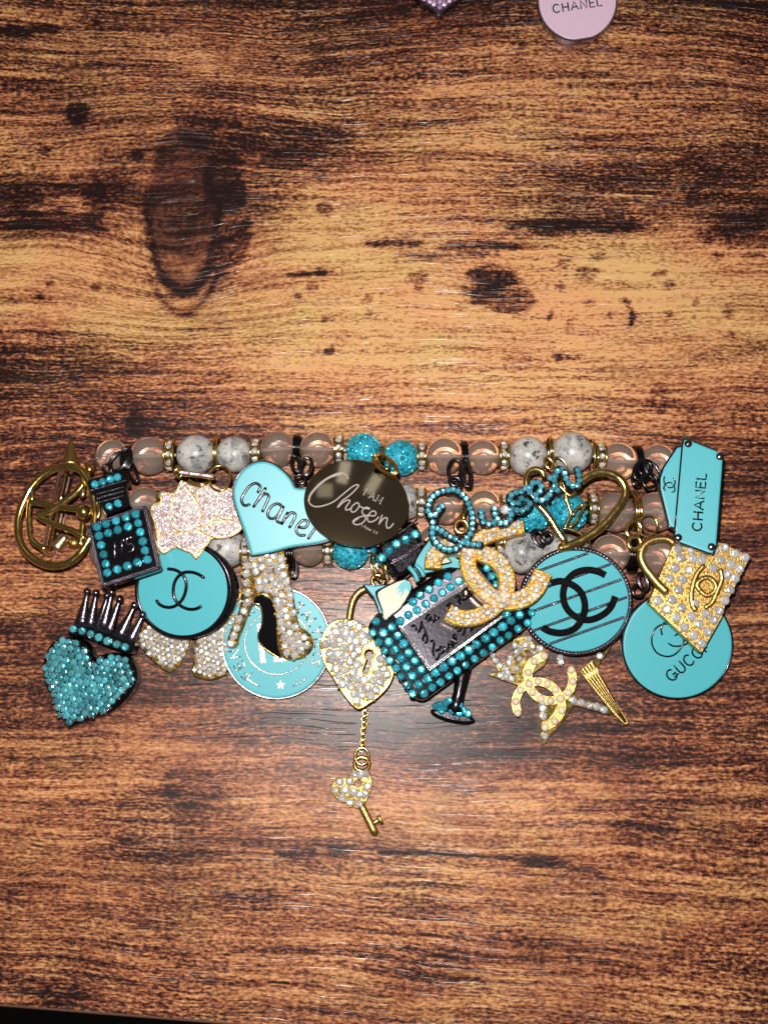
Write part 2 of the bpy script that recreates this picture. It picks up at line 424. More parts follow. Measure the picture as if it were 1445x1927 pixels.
def hexfill(poly, sp, margin, ang=0, jitter=.12, avoid=()):
    P = np.array(poly); lo = P.min(0); hi = P.max(0); c = (lo+hi)/2; D = np.linalg.norm(hi-lo); a = R(ang); out = []
    n = int(D/sp)+2
    for i in range(-n, n):
        for j in range(-n, n):
            u = (i+(.5 if j % 2 else 0))*sp; v = j*sp*.87
            x = c[0]+u*math.cos(a)-v*math.sin(a)+random.uniform(-1, 1)*sp*jitter; y = c[1]+u*math.sin(a)+v*math.cos(a)+random.uniform(-1, 1)*sp*jitter
            if inside(x, y, poly) and edist(x, y, poly) >= margin and not any(inside(x, y, h) or edist(x, y, h) < margin for h in avoid): out.append((x, y))
    return out
def grains(parent, surf, pts, sp, m, h=0.02, hf=None, rr=.17, name='prong_setting'):
    """tiny metal prongs between the stones"""
    mb = MB()
    for x, y in pts:
        for k in range(3):
            a = random.random()*6.28; q = (x+math.cos(a)*sp*.56, y+math.sin(a)*sp*.56)
            mb.tmpl(*ball_small, surf.p(*q, (hf(x, y) if hf else h)+.012), surf.n, sp*rr*PX, 0, True)
    return mb.build(name, m, parent, kind='stuff')
ball_small = ball_template(6, 4, True)

# ------------------------------------------------------------------ stroke lettering
def arcp(cx, cy, rx, ry, a0, a1, n=10): return [(cx+rx*math.cos(R(a0+(a1-a0)*i/n)), cy+ry*math.sin(R(a0+(a1-a0)*i/n))) for i in range(n+1)]
FONT = {
 'C': (.80, [arcp(.42, .5, .40, .5, 45, 315, 14)]),
 'H': (.74, [[(.04, 0), (.04, 1)], [(.70, 0), (.70, 1)], [(.04, .5), (.70, .5)]]),
 'A': (.80, [[(0, 0), (.40, 1), (.80, 0)], [(.15, .34), (.65, .34)]]),
 'N': (.76, [[(.04, 0), (.04, 1), (.72, 0), (.72, 1)]]),
 'E': (.58, [[(.56, 1), (.04, 1), (.04, 0), (.58, 0)], [(.04, .52), (.52, .52)]]),
 'L': (.54, [[(.04, 1), (.04, 0), (.54, 0)]]),
 'F': (.56, [[(.56, 1), (.04, 1), (.04, 0)], [(.04, .52), (.5, .52)]]),
 'D': (.76, [[(.04, 0), (.04, 1)]+arcp(.32, .5, .42, .5, 90, -90, 10)+[(.04, 0)]]),
 'I': (.14, [[(.07, 0), (.07, 1)]]),
 'T': (.70, [[(0, 1), (.70, 1)], [(.35, 1), (.35, 0)]]),
 'Y': (.76, [[(0, 1), (.38, .48), (.76, 1)], [(.38, .48), (.38, 0)]]),
 'Z': (.64, [[(.04, 1), (.62, 1), (.04, 0), (.64, 0)]]),
 'S': (.62, [crom([(.58, .84), (.40, 1), (.16, .95), (.06, .74), (.22, .56), (.44, .44), (.58, .26), (.46, .05), (.22, 0), (.04, .16)], 4)]),
 'O': (.90, [arcp(.45, .5, .42, .5, 0, 360, 18)]),
 'R': (.66, [[(.04, 0), (.04, 1), (.35, 1)]+arcp(.36, .75, .24, .25, 90, -90, 8)+[(.04, .5)], [(.34, .5), (.64, 0)]]),
 'M': (.95, [[(.05, 0), (.10, 1), (.47, .2), (.85, 1), (.90, 0)]]),
 'G': (.86, [arcp(.44, .5, .42, .5, 48, 345, 14)+[(.85, .45), (.52, .45)]]),
 'U': (.76, [[(.06, 1), (.06, .35)]+arcp(.38, .33, .32, .33, 180, 360, 10)+[(.70, .35), (.70, 1)]]),
 '5': (.60, [[(.56, 1), (.12, 1), (.08, .55)]+arcp(.30, .33, .27, .33, 115, -150, 10)]),
 '1': (.3, [[(.04, .8), (.18, 1), (.18, 0)]]),
 '2': (.56, [arcp(.28, .72, .24, .27, 160, -40, 8)+[(.04, 0), (.56, 0)]]),
 '9': (.56, [arcp(.29, .70, .24, .28, 0, 360, 12)+[(.50, .5), (.25, 0)]]),
 ':': (.16, [[(.06, .1), (.08, .14)], [(.06, .6), (.08, .64)]]),
 'P': (.60, [[(.04, 0), (.04, 1), (.32, 1)]+arcp(.33, .74, .23, .26, 90, -90, 8)+[(.04, .48)]]),
 'e': (.52, [[(.06, .34), (.50, .34)]+arcp(.28, .34, .23, .33, 0, 310, 10)]),
 't': (.34, [[(.16, .9), (.16, .05), (.32, 0)], [(0, .66), (.32, .66)]]),
 'r': (.36, [[(.06, 0), (.06, .66)], [(.06, .45), (.18, .64), (.36, .64)]]),
 ' ': (.3, []),
}
SERIF = {'I': [(.07, 0), (.07, 1)], 'A': [(0, 0), (.80, 0)], 'M': [(.05, 0), (.90, 0), (.10, 1), (.85, 1)], 'U': [(.06, 1), (.70, 1)], 'N': [(.04, 0), (.04, 1), (.72, 1)], 'T': [(.35, 0)], 'P': [(.04, 0), (.04, 1)]}
GROUPS = []
def word(txt, x0, y0, ang, h, gap=.2, ws=1.0, serif=0.0):
    a = R(ang); c, s = math.cos(a), math.sin(a); out = []; u = 0
    def T(p, q): return (x0+(u+p*ws)*h*c+q*h*s, y0+(u+p*ws)*h*s-q*h*c)
    for ch in txt:
        wd, strokes = FONT[ch]; n0 = len(out)
        for st in strokes: out.append([T(p, q) for p, q in st])
        if serif:
            for p, q in SERIF.get(ch, ()): out.append([T(p-serif, q), T(p+serif, q)])
        if len(out) > n0: GROUPS.append((ch, out[n0:]))
        u += wd*ws+gap
    return out
def arcword(txt, cx, cy, rad, a0, h, gap=.22, ws=1.0):
    """letters standing outwards on a circle, clockwise from screen angle a0 (deg, 0 = right, 90 = down)"""
    out = []; a = a0
    for ch in txt:
        wd = FONT[ch][0]*ws*h; am = a+math.degrees(wd/2/rad)
        bx, by = cx+rad*math.cos(R(am)), cy+rad*math.sin(R(am)); t = am+90
        out += word(ch, bx-wd/2*math.cos(R(t)), by-wd/2*math.sin(R(t)), t, h, 0, ws)
        a += math.degrees((wd+gap*h)/rad)
    return out
def letters(surf, parent, m, r, h=.01, flat=.6):
    """each raised letter laid out since the last call becomes a part of its own"""
    for ch, ls in GROUPS: strokes(surf, ls, r, h, flat).build('letter_'+ch.lower() if ch.isalpha() else 'digit', m, parent)
    GROUPS.clear()
def strokes(surf, lines, r, h=.01, flat=.6, seg=6, mb=None):
    mb = mb or MB()
    for l in lines: mb.tube([surf.p(x, y, h) for x, y in l], r*PX, False, seg, flat, up=surf.n)
    return mb
# ------------------------------------------------------------------ the table
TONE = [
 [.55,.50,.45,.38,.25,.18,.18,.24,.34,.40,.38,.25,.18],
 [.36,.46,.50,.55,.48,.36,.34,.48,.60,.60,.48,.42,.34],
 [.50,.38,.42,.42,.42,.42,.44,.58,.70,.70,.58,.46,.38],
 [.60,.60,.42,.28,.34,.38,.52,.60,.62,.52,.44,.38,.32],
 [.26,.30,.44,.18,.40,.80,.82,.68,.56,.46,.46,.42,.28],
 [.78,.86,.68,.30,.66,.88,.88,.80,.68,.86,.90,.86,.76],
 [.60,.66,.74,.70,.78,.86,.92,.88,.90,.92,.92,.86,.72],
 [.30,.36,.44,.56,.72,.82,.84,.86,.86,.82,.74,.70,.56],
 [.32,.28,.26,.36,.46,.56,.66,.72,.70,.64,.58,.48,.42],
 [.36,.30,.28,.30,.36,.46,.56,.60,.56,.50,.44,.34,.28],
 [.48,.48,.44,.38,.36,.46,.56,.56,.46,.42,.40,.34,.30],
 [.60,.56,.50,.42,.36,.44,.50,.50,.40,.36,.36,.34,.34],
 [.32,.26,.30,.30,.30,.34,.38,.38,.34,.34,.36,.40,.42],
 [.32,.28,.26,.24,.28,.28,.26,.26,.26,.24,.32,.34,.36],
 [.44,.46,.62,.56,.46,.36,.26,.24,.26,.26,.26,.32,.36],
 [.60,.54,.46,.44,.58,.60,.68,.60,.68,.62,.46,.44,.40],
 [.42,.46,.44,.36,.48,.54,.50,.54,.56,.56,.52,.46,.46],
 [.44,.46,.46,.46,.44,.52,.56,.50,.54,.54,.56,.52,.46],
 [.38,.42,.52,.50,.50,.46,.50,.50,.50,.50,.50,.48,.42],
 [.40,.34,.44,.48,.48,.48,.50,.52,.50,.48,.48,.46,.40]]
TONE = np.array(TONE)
EA, EB = at(0, 1889), at(410, 1922)
ed = (EB-EA); ed.z = 0; ed.normalize(); en = Vector((-ed.y, ed.x, 0))
GS = .075; nu, nv = 400, 400
U = (np.arange(nu)-.5*nu)*GS+EA.x*0+8.5; Vv = np.arange(nv)*GS
UU, VV = np.meshgrid(U, Vv)
XX = EA.x+ed.x*UU+en.x*VV; YY = EA.y+ed.y*UU+en.y*VV
qx, qy = project(XX, YY)
def smoothstep(t): return t*t*(3-2*t)
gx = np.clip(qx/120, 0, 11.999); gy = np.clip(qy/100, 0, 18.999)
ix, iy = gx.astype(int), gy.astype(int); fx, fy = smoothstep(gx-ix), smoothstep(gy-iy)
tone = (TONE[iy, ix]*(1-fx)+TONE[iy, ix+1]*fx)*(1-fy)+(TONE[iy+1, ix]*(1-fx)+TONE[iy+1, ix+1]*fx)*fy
# ragged borders for the stains
def vnoise(sx, sy, seed):
    rs = np.random.RandomState(seed); g = rs.rand(260, 260)
    a = np.mod(qx/sx+50, 258); b = np.mod(qy/sy+50, 258); i, j = a.astype(int), b.astype(int); u, v = smoothstep(a-i), smoothstep(b-j)
    return (g[j, i]*(1-u)+g[j, i+1]*u)*(1-v)+(g[j+1, i]*(1-u)+g[j+1, i+1]*u)*v-.5
rag = vnoise(60, 22, 1)*.6+vnoise(24, 10, 2)*.55+vnoise(11, 6, 3)*.45
def blob(cx, cy, rx, ry, amt, rot=0, soft=.35, rg=.5):
    global tone
    a = R(rot); dx, dy = qx-cx, qy-cy; u = (dx*math.cos(a)+dy*math.sin(a))/rx; v = (-dx*math.sin(a)+dy*math.cos(a))/ry
    d = np.sqrt(u*u+v*v)+rag*rg; m = np.clip((1-d)/soft+.5, 0, 1); m = smoothstep(m); tone = tone+amt*m
# big knot
dx, dy = qx-345, qy-400; kr = np.sqrt((dx/np.where(dy > 0, 66, 72))**2+(dy/np.where(dy > 0, 150, 175))**2)
inside_k = smoothstep(np.clip((1.0-kr+rag*.07)/.12, 0, 1))
low = smoothstep(np.clip((dy-20)/110, 0, 1))
tone = tone*(1-inside_k)+inside_k*(.16+.28*low*np.clip(.5+rag*1.4, 0, 1)+.05)
tone -= .55*np.exp(-((kr-1.0)/.085)**2)*smoothstep(np.clip((dy+60)/80, 0, 1))
tone -= .40*np.exp(-((kr-1.25)/.06)**2)*smoothstep(np.clip((dy-90)/60, 0, 1))*(1+rag)
tone += .12*np.exp(-((kr-1.13)/.05)**2)*smoothstep(np.clip((dy-60)/60, 0, 1))
for b in ((400, 205, 75, 40, -.12, 0), (420, 330, 34, 50, -.26, 10), (372, 250, 40, 40, -.16, 0), (440, 370, 24, 24, -.5, 0), (430, 470, 32, 55, -.35, 30), (460, 425, 10, 16, -.4, 40),
          (146, 213, 24, 22, -.5, 0), (90, 360, 190, 42, -.30, 0), (110, 425, 130, 12, -.3, 0), (180, 385, 24, 40, -.3, 0), (130, 378, 50, 9, .50, 0), (150, 395, 40, 6, .45, 0), (80, 392, 30, 6, .4, 0), (500, 260, 150, 45, -.12, 0), (610, 290, 110, 22, -.12, 0), (540, 300, 50, 18, -.12, 0),
          (1110, 300, 200, 60, -.08, 0), (1020, 350, 120, 45, -.12, 0), (1090, 425, 120, 18, -.45, 0), (1380, 380, 90, 70, -.16, 0), (1400, 440, 70, 30, -.28, 0), (1250, 330, 120, 60, -.12, 0),
          (740, 458, 55, 9, -.5, 0), (900, 465, 70, 12, -.40, 0), (840, 480, 120, 4, -.30, 0), (930, 520, 52, 20, -.60, 6), (950, 568, 60, 26, -.60, 4), (785, 522, 22, 12, -.45, 0), (870, 575, 20, 8, -.3, 0), (895, 545, 40, 10, -.3, 0),
          (580, 515, 45, 5, -.6, -4), (610, 600, 6, 6, -.4, 0), (618, 660, 12, 7, -.55, 0), (1075, 670, 28, 8, -.6, 0), (1060, 495, 22, 6, -.5, 0), (1035, 595, 5, 16, -.5, 15),
          (1300, 655, 160, 24, -.10, 0), (60, 690, 180, 40, -.14, 0), (60, 555, 60, 20, -.12, 0), (100, 640, 120, 18, -.12, 0),
          (255, 795, 16, 28, -.5, 0), (1240, 750, 22, 30, -.22, 20), (1420, 480, 20, 6, -.3, 0), (60, 55, 70, 9, -.45, 0), (180, 42, 6, 8, -.5, 0), (230, 25, 60, 4, -.3, 0),
          (1000, 600, 30, 3, -.2, 0), (615, 1345, 9, 26, -.55, 4), (1010, 1620, 60, 8, -.5, 4), (900, 1612, 120, 5, -.40, 3), (1060, 1632, 120, 6, -.28, 8), (760, 1605, 60, 4, -.35, 0),
          (560, 1605, 40, 8, -.4, 0), (640, 1600, 30, 8, -.35, 0), (360, 1480, 50, 45, -.14, 20), (400, 1530, 70, 30, -.16, 0), (240, 1585, 30, 8, -.3, 0), (110, 1870, 60, 22, -.30, 0), (900, 1360, 400, 14, -.14, 2), (150, 1370, 60, 14, -.14, 4), (700, 1375, 120, 14, -.1, 3),
          (1220, 1565, 60, 30, -.15, 0), (1190, 1800, 300, 20, -.1, 5)):
    blob(*b)
for x, y, r_ in ((1248, 513, 9), (1258, 536, 13), (1350, 481, 10), (1180, 430, 9), (1195, 178, 9), (1055, 541, 10), (1108, 571, 9), (1147, 594, 8), (1072, 608, 8), (1258, 591, 9), (1371, 590, 10), (1310, 568, 8), (1375, 627, 8), (1124, 480, 14), (1105, 513, 20), (1334, 452, 9), (96, 536, 8), (75, 558, 8), (180, 540, 9), (560, 558, 8), (586, 540, 12), (693, 562, 9), (694, 592, 8), (518, 107, 7), (260, 292, 12), (85, 283, 10), (610, 393, 16), (1234, 518, 7), (788, 543, 8), (1048, 672, 10), (982, 86, 8), (1165, 92, 6)):
    blob(x, y, r_*1.05, r_*.8, -.42, 0, .5, .18)
# curved crack right of the middle
for k in range(14):
    t = k/13; blob(1172+18*math.sin(t*PI*.75), 562+t*52, 5, 5, -.35, 0, .6, .2)
# grain flowing round the knot, and down to the right in the lower part
d2 = np.exp(-((qx-345)/150.)**2)*np.exp(-((qy-520)/110.)**2); d3 = np.exp(-((qx-345)/170.)**2)*np.exp(-((qy-200)/120.)**2)
warp = .62*d2-.38*d3
warp += np.clip((qy-1300)/600, 0, 1)*(qx-300)/85*.075
warp += np.exp(-((qy-60)/140.)**2)*.25*np.sin((qx-150)/190.)
busy = .85+.35*vnoise(260, 170, 9)+.25*vnoise(90, 50, 10)
busy += .10*np.clip((qy-1500)/300, 0, 1)+.10*np.clip((320-qy)/300, 0, 1)
busy -= .10*np.exp(-((qy-560)/120.)**2)+.14*smoothstep(np.clip((qy-700)/300, 0, 1))
busy = busy*(1-.5*inside_k)
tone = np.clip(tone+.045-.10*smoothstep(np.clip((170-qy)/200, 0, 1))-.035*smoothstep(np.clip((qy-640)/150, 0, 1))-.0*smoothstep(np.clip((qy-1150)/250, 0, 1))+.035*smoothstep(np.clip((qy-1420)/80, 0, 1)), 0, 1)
me = bpy.data.meshes.new('tabletop_surface')
nvt = nu*nv; co = np.zeros((nvt, 3)); co[:, 0] = XX.ravel(); co[:, 1] = YY.ravel()
idx = np.arange(nvt).reshape(nv, nu); quads = np.stack([idx[:-1, :-1], idx[:-1, 1:], idx[1:, 1:], idx[1:, :-1]], -1).reshape(-1, 4)
me.vertices.add(nvt); me.vertices.foreach_set('co', co.ravel()); me.loops.add(quads.size); me.loops.foreach_set('vertex_index', quads.ravel().astype(np.int32))
me.polygons.add(len(quads)); me.polygons.foreach_set('loop_start', np.arange(0, quads.size, 4, dtype=np.int32)); me.update(calc_edges=True)
hue = .13*smoothstep(np.clip((qy-620)/200, 0, 1))-.06*smoothstep(np.clip((qy-1380)/150, 0, 1))+.10*np.exp(-((qy-150)/150.)**2)+.02*smoothstep(np.clip((qy-1400)/150, 0, 1))+.06*vnoise(300, 90, 21)
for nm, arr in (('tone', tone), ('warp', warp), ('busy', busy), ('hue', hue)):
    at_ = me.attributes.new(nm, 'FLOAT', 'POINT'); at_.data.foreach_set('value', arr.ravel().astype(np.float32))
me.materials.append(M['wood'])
tbl = thing('wooden_table', 'dark rustic brown wood-grain tabletop under all the charms', 'table', (0, 0, 0))
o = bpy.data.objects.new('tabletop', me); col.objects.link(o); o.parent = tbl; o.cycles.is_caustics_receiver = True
u0, u1 = float(U[0]), float(U[-1]); vm = float(Vv[-1])
def tp(u, v, z): return (EA.x+ed.x*u+en.x*v, EA.y+ed.y*u+en.y*v, z)
mb = MB()      # rounded front edge band and the slab below
prof = [(0, -.003), (-.035, -.012), (-.062, -.045), (-.072, -.09), (-.072, -1.75), (-.02, -1.8)]
V = []; F = []
for v, z in prof: V += [tp(u0, v, z), tp(u1, v, z)]
for k in range(len(prof)-1): a = 2*k; F.append((a+2, a+3, a+1, a))
mb.add(V, F, False); mb.build('edge_band', 'edge_band', tbl)
mb = MB(); V = [tp(u0, 0, -.01), tp(u1, 0, -.01), tp(u1, vm, -.01), tp(u0, vm, -.01), tp(u0, 0, -1.8), tp(u1, 0, -1.8), tp(u1, vm, -1.8), tp(u0, vm, -1.8)]
mb.add(V, [(4, 7, 6, 5), (1, 5, 6, 2), (2, 6, 7, 3), (3, 7, 4, 0), (0, 3, 2, 1)]); mb.build('board', 'edge_band', tbl)
mb = MB(); mb.add([(-200, -200, -72), (200, -200, -72), (200, 200, -72), (-200, 200, -72)], [(0, 1, 2, 3)])
fo = mb.build('floor', 'floor'); fo['kind'] = 'structure'
# ------------------------------------------------------------------ the three bead strands
BALL3 = ball_template(40, 26)
def lathe_x(mb, c, prof, seg=26, smooth=True, flipz=False):
    """prof: (offset along x, radius), turned about the x axis through c"""
    V = []; F = []; n = len(prof)
    for x, r in prof:
        for j in range(seg): a = 2*PI*j/seg; V.append((c[0]+x, c[1]+r*math.cos(a), c[2]+r*math.sin(a)))
    for k in range(n-1):
        for j in range(seg):
            a = k*seg+j; b = k*seg+(j+1) % seg; F.append((a, b, b+seg, a+seg)[::-1])
    mb.add(V, F, smooth); return mb
def bead_center(px, py, r):
    z = r*PX*.97; return at(px, py, z), r*PX*.97
def round_bead(strand, kind, px, py, r):
    c, rr = bead_center(px, py, r); h = .052
    if kind == 'clear':
        mb = MB(); t0 = math.asin(h/rr)
        prof = [(-rr*math.cos(t0+(PI-2*t0)*k/22), rr*math.sin(t0+(PI-2*t0)*k/22)) for k in range(23)]
        hx = rr*math.cos(t0); mb.tmpl(*BALL3, c, (0, 0, 1), rr, 0, True)
        b_ = mb.build('glass_bead', 'clear_bead', strand); b_.cycles.is_caustics_caster = True; return b_
    if kind == 'stone':
        mb = MB(); prof = [(-rr*math.cos(t), max(.03, rr*math.sin(t))) for t in [PI*(.03+.94*k/20) for k in range(21)]]
        lathe_x(mb, c, prof, 32); return mb.build('stone_bead', 'stone', strand)
    mb = MB(); mb.tmpl(BV2, BF2, c, (0, 0, 1), rr*.93, 0, True)
    b = mb.build('pave_bead', 'teal_clay', strand)
    N = 118; g = (1+5**.5)/2
    for i in range(N):
        z = 1-2*(i+.5)/N
        if z < -.35: continue
        a = 2*PI*i/g+px; s = math.sqrt(1-z*z); n = Vector((s*math.cos(a), s*math.sin(a), z))
        if abs(n.x) > .93: continue
        bit('rhinestone', 'gem_teal_gem', GV, GF, 'teal_gem', b, Vector(c)+n*rr*.955, jit(n, .2), rr*random.uniform(.125, .15))
    return b
def spacer(strand, px, py, h, wpx=18):
    r = h/2*PX; c = at(px, py, .40); hw = wpx/2*PX
    mb = MB()
    for s in (-1, 1):
        x = s*hw*.82; lathe_x(mb, c, [(x-.022, .05), (x-.022, r-.01), (x-.012, r), (x+.012, r), (x+.022, r-.01), (x+.022, .05)], 26)
    lathe_x(mb, c, [(-hw*.8, r*.70), (hw*.8, r*.70)], 20)
    sp = mb.build('rondelle_spacer', 'gold', strand)
    k = 9
    for i in range(k):
        a = 2*PI*(i+.35)/k; n = Vector((0, math.cos(a), math.sin(a)))
        if n.z < -.2: continue
        bit('rhinestone', 'gem_crystal', GV, GF, 'crystal', sp, c+n*r*.82, jit(n, .12), min(r*.31, hw*.66))
    return sp
def coil(strand, px, py, h, m, n=3, wpx=12):
    mb = MB(); c = at(px, py, .40)
    for i in range(n):
        o = (i-(n-1)/2)*wpx/n*PX
        mb.ring(c+Vector((o, 0, 0)), h/2*PX, .028, (1, .06*random.uniform(-1, 1), 0), seg=26)
    return mb.build('jump_ring', m, strand)
STR = [
 ('uppermost strand of glass, speckled stone and teal pave beads, farthest from the charms', [
  ('clear', 212, 858, 32), ('K', 245, 862, 40), ('clear', 281, 858, 37), ('sp', 321, 858, 62), ('stone', 369, 855, 38), ('G', 408, 853, 58), ('stone', 441, 855, 35), ('sp', 482, 852, 56),
  ('clear', 523, 845, 34), ('K', 559, 842, 46), ('clear', 598, 845, 35), ('sp', 638, 845, 56), ('teal', 684, 850, 35), ('G', 720, 856, 40), ('teal', 755, 862, 34), ('sp', 793, 859, 56),
  ('clear', 836, 858, 36), ('K', 873, 860, 58), ('clear', 908, 860, 34), ('sp', 947, 858, 58), ('stone', 993, 858, 38), ('G', 1034, 850, 56), ('stone', 1076, 852, 40), ('G1', 1113, 860, 66), ('sp', 1128, 862, 60),
  ('clear', 1163, 868, 37), ('K', 1199, 870, 60), ('clear', 1238, 868, 34), ('K', 1274, 868, 40)]),
 ('middle strand of beads, running behind the gold mirror disc and the open heart', [
  ('clear', 205, 955, 30), ('clear', 271, 948, 33), ('sp', 308, 950, 54), ('stone', 345, 950, 34), ('stone', 415, 950, 34), ('sp', 452, 950, 54), ('clear', 492, 948, 32), ('clear', 560, 948, 32), ('teal', 628, 945, 33),
  ('teal', 697, 945, 33), ('stone', 762, 945, 34), ('sp', 792, 946, 56), ('clear', 838, 952, 36), ('clear', 910, 954, 34), ('sp', 950, 957, 54), ('teal', 1003, 968, 34), ('teal', 1068, 965, 37), ('sp', 1114, 958, 60),
  ('clear', 1157, 964, 38), ('GK', 1195, 963, 66), ('clear', 1234, 963, 38), ('K', 1272, 963, 50)]),
 ('lowest strand of beads, half hidden under the dangling charms', [
  ('clear', 200, 1040, 31), ('sp', 236, 1040, 54), ('clear', 285, 1040, 33), ('stone', 355, 1040, 34), ('stone', 428, 1032, 37), ('sp', 463, 1038, 56), ('clear', 510, 1042, 34), ('K', 547, 1042, 56), ('clear', 581, 1032, 34), ('sp', 617, 1037, 52),
  ('teal', 660, 1036, 35), ('teal', 728, 1036, 34), ('sp', 768, 1030, 54), ('clear', 818, 1025, 36), ('clear', 890, 1028, 34), ('sp', 939, 1020, 58), ('stone', 982, 1040, 40), ('stone', 1056, 1042, 38), ('sp', 1098, 1040, 54),
  ('clear', 1148, 1042, 37), ('K', 1187, 1045, 60), ('clear', 1234, 1044, 39)])]
for lab, items in STR:
    st = thing('bead_strand', lab, 'bead bracelet', at(items[0][1], items[0][2], 0), 'strands of round beads')
    mb = MB(); pts = []
    for kd, x, y, r in items:
        if kd in ('clear', 'stone', 'teal'): pts.append(tuple(at(x, y, r*PX*.97)))
    mb.tube(crom(pts, 4), .03, False, 10); mb.build('elastic_cord', 'cord', st)
    for kd, x, y, r in items:
        if kd in ('clear', 'stone', 'teal'): round_bead(st, kd, x, y, r)
        elif kd == 'sp': spacer(st, x, y, r)
        elif kd == 'K': coil(st, x, y, r, 'black', 3, 13)
        elif kd == 'G': coil(st, x, y, r, 'gold', 2, 7)
        elif kd == 'G1': coil(st, x, y, r, 'gold', 1, 4)
        elif kd == 'GK': coil(st, x, y, r, 'gold', 3, 14)

def S(*a, **k): return Surf(*a, **k)
def loopring(parent, px, py, rx, ry, z, m, rot=0, wire=3.0, tilt=(0, 0, 1), n=1, name='jump_ring', step=(2.5, 1.5)):
    """one or more wire rings drawn as an ellipse of rx,ry px, standing at height z (tilted by a slope along its long axis)"""
    for i in range(n):
        sf = Surf(px, py, z, tilt[0], tilt[1]); mb = MB()
        mb.tube([sf.p(x+i*step[0], y+i*step[1], 0) for x, y in circ(px, py, rx, ry, rot, 26)], wire*PX, True, 8)
        mb.build(name, m, parent)
def enamel_disc(parent, sf, outer, w_, t=.12, rim='black', face='teal_enamel', raise_=.012, facename='enamel_face', rimname='rim', rimr=None):
    mb = MB(); mb.prism(sf, outer, [(1.2, -t), (0, -t+.02), (0, -.02), (1.2, 0)])
    b = mb.build(rimname, rim, parent)
    mb = MB(); mb.prism(sf, outer, [(w_, -.01), (w_, .004), (w_+1.2, raise_), (w_+3.5, raise_+.004)], bottom=False)
    f = mb.build(facename, face, parent, smooth=False)
    mb = MB(); rr = (rimr or w_*.5); mb.tube([sf.p(x, y, 0) for x, y in inset(outer, rr)], rr*PX, True, 8, up=sf.n); mb.build('rim_bead', rim, parent)
    return b, f

# ------------------------------------------------------------------ left end: gold ring charm with interlaced letters, and the tube connector behind it
t = thing('tube_connector', 'clear glass tube with pointed gold horn end, behind the gold ring at far left', 'connector', at(110, 960, 0))
def tubeseg(a, b, za, zb, ra, rb, name, m, n=2, inner=None):
    mb = MB(); A, B = at(*a, za), at(*b, zb); k = 10
    mb.tube([A.lerp(B, i/k) for i in range(k+1)], [ra*PX+(rb-ra)*PX*i/k for i in range(k+1)], False, 16)
    return mb.build(name, m, t)
tubeseg((126, 886), (93, 1040), .34, .2, 15, 15, 'glass_tube', 'glass'); tubeseg((126, 886), (93, 1040), .34, .2, 4, 4, 'inner_wire', 'gold')
tubeseg((134, 828), (134, 876), .30, .34, 3, 18, 'horn_cap', 'gold_satin')
tubeseg((108, 1030), (124, 1010), .3, .3, 13, 8, 'end_ring', 'gold_pale')
mb = MB(); mb.tmpl(BV2, BF2, at(140, 1022, .18), (0, 0, 1), 11*PX, 0, True); mb.build('gold_bead', 'gold_satin', t)
mb = MB(); lathe_x(mb, at(170, 884, .4), [(-.13, .03), (-.12, .11), (-.02, .15), (.02, .15), (.1, .12), (.12, .03)], 20); mb.build('gold_bead', 'gold', t)

LZ = lambda pts: zm(pts, 20, 810, 6.883)
sf = S(100, 970, .78, tx=.10, ty=-.05)
t = thing('round_letter_charm', 'polished gold ring charm with interlaced L and V letters, leftmost of all', 'charm', sf.o)
rp = crom(LZ([(770,465),(600,490),(440,570),(290,720),(190,900),(115,1100),(100,1300),(130,1450),(230,1600),(380,1710),(560,1755),(740,1720),(880,1620),(970,1500),(1050,1350),(1095,1150),(1090,940),(1040,730),(960,570),(880,500)]), 4, True)
MB().tube([sf.p(x, y, 0) for x, y in rp], 7.2*PX, True, 12).build('ring', 'gold', t)
for nm, pts, w_ in (('letter_l', [(270,745),(285,880),(262,930),(245,1060),(250,1250),(275,1400),(350,1480),(450,1535)], 4.2), ('letter_l', [(260,925),(430,945),(600,985),(860,1020),(1060,1040)], 5.0),
                ('letter_v', [(950,690),(860,800),(700,930),(560,1020),(400,1090),(350,1100)], 5.6), ('letter_v', [(350,1100),(480,1180),(680,1255),(850,1320),(960,1400)], 4.4),
                ('letter_v', [(945,590),(940,720),(935,860)], 4.5), ('letter_v', [(940,1200),(930,1330),(900,1500)], 4.5)):
    MB().tube([sf.p(x, y, .01) for x, y in crom(LZ(pts), 4)], w_*1.3*PX, False, 8, .8, up=sf.n).build(nm, 'gold', t)
mb = MB(); mb.tmpl(BV2, BF2, sf.p(160, 965, .05), (0, 0, 1), 14*PX, 0, True); mb.build('gold_ball', 'gold', t)
loopring(t, 181, 960, 7, 16, .9, 'gold', 0, 3.2)

# ------------------------------------------------------------------ crystal bow (two tails show), crowned heart, round CC charm
sf = S(350, 1220, .20, ty=.10)
t = thing('bow_charm', 'gold bow covered in clear crystals, only two tails showing below the turquoise disc', 'charm', sf.o)
for poly in (zm([(850,640),(960,545),(1060,520),(1290,560),(1285,670),(1255,760),(1205,850),(1130,915),(1060,880),(950,775)], 40, 1040, 4.014),
             [(364,1211),(380,1190),(404,1165),(432,1130),(444,1100),(458,1110),(448,1160),(432,1200),(430,1240),(428,1270),(410,1278),(392,1281),(365,1274),(361,1262),(365,1240)]):
    mb = MB(); mb.prism(sf, poly, [(0, -.12), (0, -.01), (1.5, 0), (1.6, 0), (3, -.008)]); pt = mb.build('tail', 'gold', t)
    hx = hexfill(poly, 10.2, 5.0, 20, .05); gems(pt, sf, hx, 4.9, 'crystal', .012, .2); grains(pt, sf, hx, 10.2, 'gold_grain', 0)

